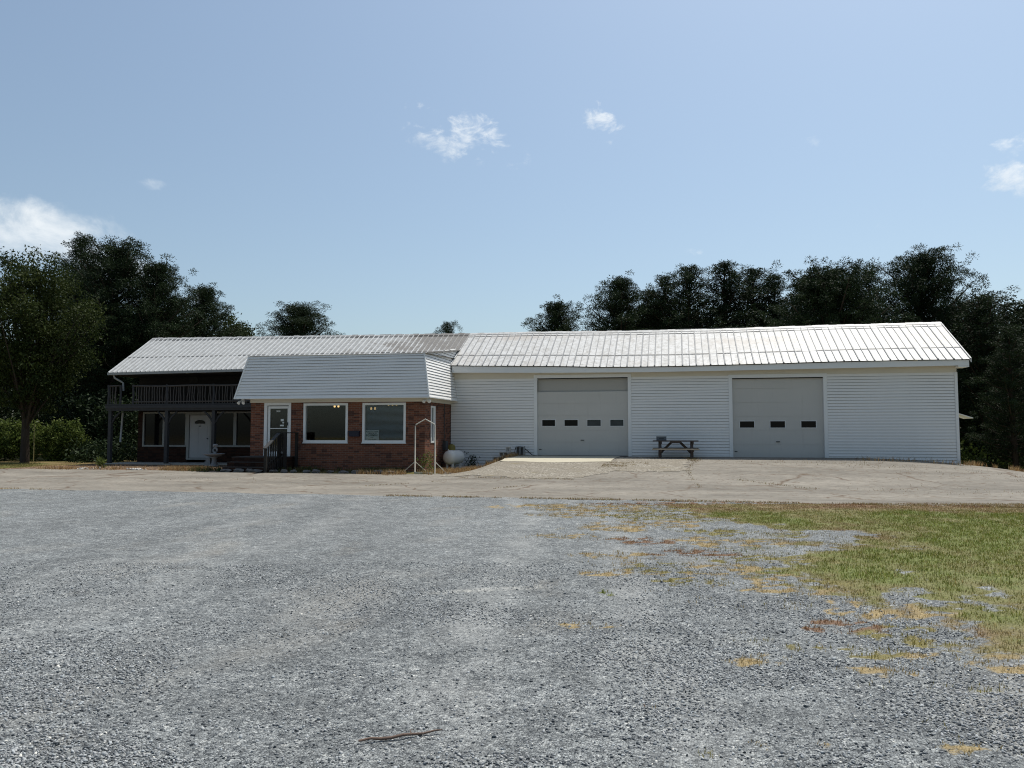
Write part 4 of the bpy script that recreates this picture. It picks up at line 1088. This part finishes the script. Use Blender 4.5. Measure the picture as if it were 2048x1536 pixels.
tone = rs.uniform(0, 1, n) ** 1.1; warm = rs.uniform(-.03, .06, n)
gc = np.stack([.07 + .37 * tone * (1 + warm), .080 + .378 * tone, .088 + .375 * tone * (1 - warm * .6), np.ones(n)], 1)
gc[rs.uniform(0, 1, n) < .012] = (.66, .64, .58, 1)
t = mat('loose_stone'); at = t.n('Attribute', attribute_name='bcol').outputs[0]
t.bsdf(t.mix(1., at, t.ramp(t.noise(t.pos(), 180, 3, .6), [(.3, .75), (.7, 1.2)]), 'MULTIPLY'), .8, .25)
o = link('loose_gravel', tri_mesh('loose_gravel', P.reshape(-1, 3), (ifc[None] + (np.arange(n) * len(iv))[:, None, None]).reshape(-1, 3), 'loose_stone', {'bcol': np.repeat(gc, len(iv), 0)}))
tag(o, 'loose crushed grey stones lying on the lot', 'gravel', kind='stuff')

# ----------------------------------------------------------------------------- trees
def unit(a): return a / np.linalg.norm(a, axis=-1, keepdims=True)

def needle_balls(P, r, k, ln, wd, g):
    """P (n,3) puff centres -> short needles filling each puff, pointing out and up"""
    n = len(P)
    d = g.normal(0, 1, (n, k, 3)); d[..., 2] += .35; d = unit(d)
    rs_ = r[:, None, None] * g.uniform(0, 1, (n, k, 1)) ** .5
    base = P[:, None] + d * rs_ * np.array([1, 1, .8])
    d2 = unit(d + g.normal(0, .45, (n, k, 3)))
    s = unit(np.cross(d2, g.normal(0, 1, (n, k, 3)))) * wd / 2
    tip = base + d2 * ln * g.uniform(.6, 1.2, (n, k, 1))
    V = np.stack([base - s, base + s, tip], 2).reshape(-1, 3)
    t = np.repeat(np.clip(g.uniform(0, 1, (n, 1)) * .6 + g.uniform(0, .45, (n, k)), 0, 1).reshape(-1), 3)
    return V, t

def leaf_cards(P, sp, k, size, g, flat=.6):
    n = len(P)
    c = (P[:, None] + np.clip(g.normal(0, 1, (n, k, 3)), -2.1, 2.1) * sp * np.array([1, 1, .75])).reshape(-1, 3); m_ = len(c)
    a = unit(g.normal(0, 1, (m_, 3))); b = unit(np.cross(a, g.normal(0, 1, (m_, 3)) + np.array([0, 0, flat])))
    s = size * g.uniform(.6, 1.3, (m_, 1))
    V = np.stack([c - a * s, c + b * s * .45, c + a * s, c - b * s * .45], 1).reshape(-1, 3)
    t = np.repeat(np.clip(np.repeat(g.uniform(0, .6, n), k) + g.uniform(0, .45, m_), 0, 1), 4)
    return V, t

def tubes_mesh(segs):
    m = MB()
    for pts, rad, n in segs: m.tube(pts, rad, n, cap=False)
    return m

def pine(seed, Ht, Rd, base=.35, kind='round', dens=1., ln=.13, wd=.050, k=64):
    """trunk mesh and crown mesh data for a pine Ht tall"""
    g = np.random.default_rng(seed); segs = []; P = []; rad = []
    bend = g.uniform(-.02, .02, 2) * Ht
    def axis(z): q = z / Ht; return np.array([bend[0] * math.sin(q * 2.2), bend[1] * math.sin(q * 2.6), z])
    r0 = .013 * Ht + .05
    segs.append(([axis(Ht * q) for q in (0, .04, .15, .35, .55, .75, .9, .97)], [r0 * 1.25, r0, r0 * .88, r0 * .75, r0 * .58, r0 * .38, r0 * .18, r0 * .06], 9))
    nb = int(64 * dens * (1 - base) / .65); az = g.uniform(0, 6)
    for i in range(nb):
        t = (i + g.uniform(0, .9)) / nb; z = Ht * (base + (1 - base) * t * .98); az += 2.4 + g.uniform(-.5, .5)
        if kind == 'round': pr = (max(0., 1 - t ** 3.2)) ** .58 * (.70 + .30 * min(1, t * 3))
        elif kind == 'cone': pr = (1 - t) ** .52 * (.7 + .3 * min(1, t * 5)) + .05
        else: pr = (max(0., 1 - t ** 3.5)) ** .6 * (.45 + .55 * min(1, t * 1.7))
        L = max(.35, Rd * pr * g.uniform(.62, 1.12)); el = R(g.uniform(2, 26) + 34 * t)
        st = axis(z); d = np.array([math.cos(az) * math.cos(el), math.sin(az) * math.cos(el), math.sin(el)])
        pts = [st, st + d * L * .5 + np.array([0, 0, -.03 * L]), st + d * L + np.array([0, 0, .10 * L])]
        segs.append((pts, [.018 * L + .02, .012 * L + .014, .008], 4))
        nt = max(3, int(L * 4.6 * dens))
        for j in range(nt):
            q = .22 + .80 * (j + g.uniform(0, 1)) / nt; c = st + d * L * q + np.array([0, 0, (.10 * q * q - .03) * L])
            lat = .34 * L * q * .75 + .16
            c = c + np.clip(g.normal(0, 1, 3), -1.4, 1.4) * np.array([lat, lat, lat * .5]) * .62 + np.array([0, 0, .08])
            P.append(c); rad.append(g.uniform(.22, .40))
    P.append(axis(Ht * .985)); rad.append(.3); P.append(axis(Ht * .955) + np.array([.2, .1, 0])); rad.append(.32)
    P = np.array(P); rad = np.array(rad)
    V, t = needle_balls(P, rad, k, ln, wd, g)
    cm = tri_mesh('crown', V, np.arange(len(V)).reshape(-1, 3), 'pine_needles', {'tint': t})
    mb = tubes_mesh(segs); tm = bpy.data.meshes.new('trunk'); tm.from_pydata([tuple(v) for v in mb.v], [], mb.f); tm.materials.append(M['bark'])
    return tm, cm

def broadleaf(seed, Ht, Rd, base, k=150, nc=230, size=.07, sp=.30, mname='broad_leaves', lean=(0, 0)):
    g = np.random.default_rng(seed); segs = []; P = []
    r0 = .018 * Ht + .04
    fork = Ht * base
    segs.append(([(0, 0, 0), (.02, .0, .1), (lean[0] * .2, lean[1] * .2, fork * .6), (lean[0] * .4, lean[1] * .4, fork), (lean[0], lean[1], Ht * .78)], [r0 * 1.35, r0 * 1.05, r0 * .9, r0 * .8, r0 * .2], 9))
    for i in range(nc):
        u_ = g.uniform(-1, 1); a = g.uniform(0, 2 * PI); rr_ = g.uniform(.15, 1) ** .5
        lump = 1 + .28 * math.sin(3 * a + seed) * math.cos(2.5 * u_ + seed) + .18 * math.sin(5 * a + 2 * u_)
        s_ = math.sqrt(max(0, 1 - u_ * u_)) * rr_ * lump
        zc = fork * .95 + (Ht - fork * .95) * (.5 + .5 * u_ * rr_ * min(1.05, lump) * .98)
        P.append((Rd * s_ * math.cos(a) + lean[0] * .5, Rd * s_ * math.sin(a) + lean[1] * .5, zc))
    P = np.array(P)
    for i in g.choice(nc, min(nc, 60), replace=False):
        q = g.uniform(.55, 1.1); st = np.array([lean[0] * .4 * q, lean[1] * .4 * q, fork * q + .12 * Ht * max(0, q - .8)]); e = P[i]
        mid = (st + e) / 2 + np.array([0, 0, .12 * Ht * .4]) * g.uniform(.2, 1)
        segs.append(([st, mid, e], [r0 * .32, r0 * .18, .012], 5))
    V, t = leaf_cards(P, sp, k, size, g)
    cm = tri_mesh('crown', V, np.arange(len(V)).reshape(-1, 4), mname, {'tint': t})
    mb = tubes_mesh(segs); tm = bpy.data.meshes.new('trunk'); tm.from_pydata([tuple(v) for v in mb.v], [], mb.f); tm.materials.append(M['bark'])
    return tm, cm

def place(meshes, name, u, v, label, cat, group=None, sc=1., rz=0., scz=None):
    o = thing(name, (u, v, h(u, v) - .05), label, cat, group, rz)
    o.scale = (sc, sc, scz or sc)
    link('trunk', meshes[0], o); link('crown', meshes[1], o)
    return o

GP = 'pines behind the garage'
near = [pine(201, 13., 3.9, .10, 'round', 1.35, .12, .045, 72), pine(202, 14., 2.4, .22, 'round', 1.1, .12, .045, 72), pine(203, 11.3, 3.0, .10, 'round', 1.3, .12, .045, 70)]
tall = [pine(101, 14., 3.3, .14, 'round', 1.0), pine(102, 14., 3.4, .12, 'cone', 1.0), pine(103, 14., 3.1, .15, 'round', 1.0), pine(104, 14., 3.0, .12, 'cone', 1.0)]
big = pine(105, 14.6, 4.7, .20, 'round', 1.5, .13, .050, 64)
bushy = pine(106, 11.5, 4.6, .05, 'round', 1.5, .14, .052, 66)
# (mesh, u, v, top height above local ground, width factor, label)
RIGHT = [(0, -2.4, 27.0, 11.3, .85, 'round topped pine standing alone above the left end of the garage roof', 0),
         (1, 2.3, 28.0, 12.7, 1.05, 'pointed pine right of the round topped one, beside the gap of sky', 1),
         (2, 4.6, 30.4, 12.4, .8, 'narrow low pine in the dip behind the first overhead door', 2),
         (3, 6.0, 28.8, 13.2, .85, 'slim spire topped pine behind the picnic table', 3),
         (0, 7.9, 31.2, 14.3, .8, 'slightly taller pine just left of the highest crown in the middle row', 4),
         (1, 10.4, 31.8, 15.0, 1.0, 'highest pine of the middle row behind the garage roof', 5),
         (2, 12.6, 34.2, 15.0, .9, 'flat topped pine next right of the middle row high point', 1.3),
         (3, 14.4, 32.6, 14.4, .8, 'small spire pine just left of the dark bushy pine', 2.2),
         (1, 16.9, 35.1, 15.0, .8, 'pale thin pine top peeping over the dark bushy pine', 3.1),
         (3, 20.4, 29.8, 14.8, .85, 'lone cone shaped pine top between the bushy pine and the tallest pine', .6),
         (2, 24.6, 20.0, 12.0, 1.0, 'broad shaded pine just beyond the right end of the garage roof', 4.2),
         (0, 27.3, 21.0, 11.7, 1.0, 'rightmost sloping pine crown at the edge of the wood', 5.2),
         (3, 23.4, 13.4, 8.6, .8, 'slim shaded pine with a bare trunk right of the garage corner', 2.9),
         (2, 26.4, 28.0, 12.9, .9, 'shaded pine filling the gap right of the tallest pine', .2),
         (0, 29.0, 17.0, 10.5, 1.0, 'shaded pine half cut by the right border of the photo', 1.9)]
for (k, u, v, top, w, lab, rz) in RIGHT:
    s = (top + .1) / 14.
    if u < 3:   # the two nearest the gap of sky are dense and round
        place(near[2], 'pine_tree', u, v, lab, 'pine tree', GP, 1.12 if u < 0 else 1.25, rz, (top + .1) / 11.6)
        continue
    place(tall[k], 'pine_tree', u, v, lab, 'pine tree', GP, s * w * 1.5, rz, s * .965)
place(big, 'pine_tree', 22.4, 24.1, 'tallest broad open crowned pine above the right end of the garage roof', 'pine tree', GP, 1.0, .4, .975)
place(bushy, 'pine_tree', 15.4, 18.5, 'dark bushy pine spreading low right above the roof of the garage', 'pine tree', GP, 1., 0., .97)
GL_ = 'pines left of the porch wing'
place(near[0], 'pine_tree', -26.6, 9.5, 'largest dense pine rising behind the left end of the porch wing', 'pine tree', GL_, 1.1, 0., .965)
place(near[1], 'pine_tree', -31.4, 12.5, 'narrow pine top poking highest at the left beside the white cloud', 'pine tree', GL_, 1., 0., 1.02)
place(near[2], 'pine_tree', -23.6, 9.4, 'pine shoulder stepping down right of the largest dense pine', 'pine tree', GL_, 1., 1., 1.0)
place(near[2], 'pine_tree', -24.2, 15.2, 'small round pine crown halfway down the left tree slope', 'pine tree', GL_, 1.0, 2.6, .97)
place(near[0], 'pine_tree', -29.6, 10.6, 'shaded pine squeezed between the leafy tree and the largest pine', 'pine tree', GL_, .8, 3., .86)
place(near[1], 'pine_tree', -24.8, 7.6, 'dark pine directly left of the balcony corner', 'pine tree', GL_, .9, 1.5, .62)
place(near[0], 'pine_tree', -19.9, 20.2, 'lone round pine crown showing above the middle of the wing roof', 'pine tree', None, 1.08, 2.2, .80)
place(tall[2], 'pine_tree', -11.5, 29.2, 'tiny pine tip just showing over the ridge near the roof joint', 'pine tree', None, .62, .2, .735)
bl = broadleaf(301, 10., 2.75, .26, 190, 280, .080, .32)
place(bl, 'broadleaf_tree', -23.55, .4, 'large leafy tree at the left edge with a dark trunk in the grass', 'tree', None, .86, 0., 1.0)
bl2 = broadleaf(302, 9.4, 2.6, .2, 190, 240, .10, .34)
place(bl2, 'broadleaf_tree', -24.6, 18.1, 'small light green tree at the low end of the left tree slope', 'tree', None, 1., 0., 1.0)
place(bl2, 'broadleaf_tree', -27.0, 15.2, 'mid height leafy tree behind the left end of the wing roof', 'tree', None, 1.05, 2., 1.08)
place(bl2, 'broadleaf_tree', -26.3, 24.0, 'low treetop peeping over the ridge left of the lone round pine', 'tree', None, .8, 4., 1.0)

def bush(seed, w, hgt, k=70, nc=90, size=.075):
    g = np.random.default_rng(seed); P = []
    for i in range(nc):
        a = g.uniform(0, 2 * PI); q = g.uniform(.1, 1) ** .5; e = g.uniform(0, 1)
        lump = 1 + .25 * math.sin(3 * a + seed)
        P.append((w * q * lump * math.cos(a) * math.sqrt(1 - .7 * e * e), w * .6 * q * math.sin(a) * lump, .1 + hgt * e * (1 - .35 * q * q) * lump))
    V, t = leaf_cards(np.array(P), .16, k, size, g)
    return tri_mesh('bush', V, np.arange(len(V)).reshape(-1, 4), 'bush_leaves', {'tint': t})
for (u, v, w, hh, s, lab) in ((-27.2, 2.3, 1.7, 2.0, 1, 'leafy green bush at the left border behind the tree trunk'), (-23.7, 3.2, 1.0, 1.75, 2, 'rounded green bush just right of the tree trunk'),
                              (-25.3, 2.9, 1.5, 1.9, 3, 'green bush directly behind the dark tree trunk')):
    o = link('bush', bush(s, w, hh)); o.location = (u, v, h(u, v)); tag(o, lab, 'bush', 'bushes under the left tree')

# shaded undergrowth and the mass of wood behind
def leafy_mass(name, boxes, label, cat, size, mname, sp=.35, k=40):
    P = []
    g = np.random.default_rng(len(name))
    for (u0, u1, v0, v1, z0, z1, n) in boxes:
        uu = g.uniform(u0, u1, n); vv = g.uniform(v0, v1, n); zz = z0 + (z1 - z0) * g.uniform(0, 1, n) * (.55 + .45 * fbm(uu * .5, vv * .5, 7, 3) * 1.6)
        P.append(np.stack([uu, vv, H(uu, vv) + zz], 1))
    V, t = leaf_cards(np.concatenate(P), sp, k, size, g)
    o = link(name, tri_mesh(name, V, np.arange(len(V)).reshape(-1, 4), mname, {'tint': t}))
    return tag(o, label, cat, kind='stuff')
leafy_mass('undergrowth', [(20.5, 34, 15, 21, .1, 2.0, 420), (21.5, 34, 22, 27, .1, 4.0, 420)], 'shaded undergrowth among the pine trunks right of the garage', 'undergrowth', .11, 'bush_leaves')
leafy_mass('woodland', [(1.2, 12, 37, 42, 0, 11.6, 1700), (12, 42, 37, 43, 0, 12.8, 2200), (27, 44, 24, 36, 0, 8, 700), (-46, -27, 15, 22, 0, 7.5, 900), (-27, -21, 20, 25, 0, 6, 250), (-50, -33, 5, 14, 0, 6, 500)], 'dark wood filling the gaps behind the rows of trees', 'woodland', .15, 'pine_needles', .5, 60)
leafy_mass('shade_brush', [(-25.5, -20.5, 4.5, 7, 0, 3.2, 200), (-22.2, -19.2, 1.2, 4, 0, 1.1, 60)], 'dark brush in the shade left of the porch', 'brush', .10, 'pine_needles')
for (x, y, s, lab) in ((-1.45, -.75, .16, 'dark spiky weed growing right of the propane tank'), (-2.2, -4.2, .20, 'grey green leafy weed inside the foot of the sign frame'), (-16.0, -3.6, .12, 'tall thin weed sprouting before the porch post')):
    g = np.random.default_rng(int(abs(x * 100))); n = 40
    P = np.stack([g.normal(0, s * .7, n), g.normal(0, s * .5, n), np.abs(g.normal(s * 1.6, s, n))], 1)
    V, t = leaf_cards(P, s * .35, 10, .035, g)
    o = link('weed_plant', tri_mesh('weed_plant', V, np.arange(len(V)).reshape(-1, 4), 'bush_leaves' if x < -1.5 else 'pine_needles', {'tint': t})); o.location = (x, y, h(x, y))  # loose leaf cards forming one small weed plant
    tag(o, lab, 'weed')

# ----------------------------------------------------------------------------- sky, sun, camera
SUN = Vector((.22, .40, 1.)).normalized()
elev = math.asin(SUN.z); azim = math.atan2(SUN.x, SUN.y)
wd = bpy.data.worlds.new('World'); bpy.context.scene.world = wd; wd.use_nodes = True
nt = NT.__new__(NT); nt.t = wd.node_tree; nt.t.nodes.clear()
out = nt.t.nodes.new('ShaderNodeOutputWorld')
sky = nt.n('TexSky', sky_type='NISHITA'); sky.sun_disc = False; sky.sun_elevation = elev; sky.sun_rotation = azim
sky.altitude = 100; sky.air_density = 1.0; sky.dust_density = 1.6; sky.ozone_density = 1.6
SKYCOL = sky.outputs[0]
hs = nt.n('HueSaturation', {'Saturation': .85, 'Value': 1.0, 'Color': SKYCOL})
col = hs.outputs[0]
dirn = nt.n('TexCoord').outputs['Generated']
dirn = nt.n('VectorMath', {0: dirn}, operation='NORMALIZE').outputs[0]
glow = nt.n('MapRange', {'Value': nt.n('SeparateXYZ', {0: dirn}).outputs[1], 'From Min': -1., 'From Max': 1., 'To Min': .74, 'To Max': 1.03}).outputs[0]
zup = nt.n('MapRange', {'Value': nt.n('SeparateXYZ', {0: dirn}).outputs[2], 'From Min': .05, 'From Max': .6, 'To Min': .93, 'To Max': 1.20}).outputs[0]
glow = nt.math('MULTIPLY', glow, zup)
col = nt.mix(1., col, nt.n('CombineXYZ', {0: glow, 1: glow, 2: glow}).outputs[0], 'MULTIPLY')
col = nt.mix(1., col, (.95, 1.015, .985), 'MULTIPLY')
def dvec(az, el):
    a, e = R(az), R(el); return Vector((math.sin(a) * math.cos(e), math.cos(a) * math.cos(e), math.sin(e)))
# az, el, half width, half height (deg), roll, noise scale, softness low/high, amount
CL = [(-15.9, 21.2, 4.0, 1.9, -20, 27., .42, .80, .62), (-4.75, 22.0, 1.7, 1.0, -35, 30., .40, .72, .65), (-45.0, 12.5, 6.4, 2.0, -4, 13., .20, .70, .8), (-39.6, 10.8, 4.2, 1.3, -14, 14., .25, .8, .65),
      (22.2, 16.0, 3.0, 1.6, -40, 20., .30, .75, .8), (-34.4, 9.2, 1.6, .9, -10, 14., .3, .8, .6), (-37.6, 16.4, 1.2, .4, 0, 16., .35, .9, .35), (1.3, 12.8, .9, .35, 0, 30., .4, .9, .35), (9.6, 19.4, .6, .6, 60, 30., .4, .9, .3), (14.3, 13.4, 1.0, .5, -40, 30., .4, .9, .25)]
for (az, el, w, hh, roll, ns, lo, hi, amt) in CL:
    c = dvec(az, el); r = Vector((math.cos(R(az)), -math.sin(R(az)), 0)); up = r.cross(c) * 1.0
    if up.z < 0: up = -up
    ro = R(roll); r2 = r * math.cos(ro) + up * math.sin(ro); u2 = up * math.cos(ro) - r * math.sin(ro)
    def dot(vec): return nt.n('VectorMath', {0: dirn, 1: tuple(vec)}, operation='DOT_PRODUCT').outputs['Value']
    a = nt.math('DIVIDE', dot(r2), math.sin(R(w))); b = nt.math('DIVIDE', dot(u2), math.sin(R(hh)))
    q = nt.math('ADD', nt.math('MULTIPLY', a, a), nt.math('MULTIPLY', b, b))
    mask = nt.math('SUBTRACT', 1.0, q)
    mask = nt.math('MAXIMUM', mask, -4.)
    n_ = nt.n('TexNoise', {'Vector': nt.map(dirn, (1, 1, 1.6)), 'Scale': ns, 'Detail': 8., 'Roughness': .62, 'Distortion': .3}).outputs[0]
    dn = nt.math('ADD', nt.math('MULTIPLY', mask, .38 if w > 4 else .30), nt.math('MULTIPLY', nt.math('SUBTRACT', n_, .5), 1.7 if w > 4 else 2.7))
    dn = nt.n('MapRange', {'Value': nt.math('ADD', dn, .30), 'From Min': lo, 'From Max': hi + .25, 'To Min': 0., 'To Max': amt}, interpolation_type='SMOOTHSTEP').outputs[0]
    front = nt.math('GREATER_THAN', dot(c), .5)
    dn = nt.math('MULTIPLY', dn, front)
    shade = nt.mix(nt.n('MapRange', {'Value': b, 'From Min': -1., 'From Max': .5}).outputs[0], (6.2, 6.8, 7.4), (8.4, 8.6, 8.6))
    col = nt.mix(dn, col, shade)
bg = nt.n('Background', {'Color': col, 'Strength': .125})
nt.t.links.new(bg.outputs[0], out.inputs[0])

L = bpy.data.lights.new('sun', 'SUN'); L.energy = 4.6; L.angle = R(.53); L.color = (1., .955, .88)
lo = bpy.data.objects.new('sun', L); C.objects.link(lo); lo.rotation_euler = SUN.to_track_quat('Z', 'Y').to_euler(); lo.location = (10, 10, 60)

cam = bpy.data.cameras.new('camera'); cam.sensor_width = 36.; cam.lens = 1540. / 2048. * 36.; cam.clip_end = 5000.; cam.clip_start = .05
co = bpy.data.objects.new('camera', cam); C.objects.link(co)
co.location = CAM; co.rotation_euler = (R(90) + math.atan(96 / 1540.), 0, TH)
sc = bpy.context.scene; sc.camera = co
sc.view_settings.view_transform = 'Standard'; sc.view_settings.look = 'None'; sc.view_settings.exposure = 0.; sc.view_settings.gamma = 1.
sc.view_settings.use_curve_mapping = False
sc.render.engine = 'CYCLES'; sc.cycles.use_denoising = True; sc.cycles.denoiser = 'OPENIMAGEDENOISE'; sc.cycles.denoising_input_passes = 'RGB_ALBEDO_NORMAL'; sc.cycles.denoising_prefilter = 'NONE'; sc.cycles.filter_width = 1.1
sc.cycles.max_bounces = 6; sc.cycles.transparent_max_bounces = 8
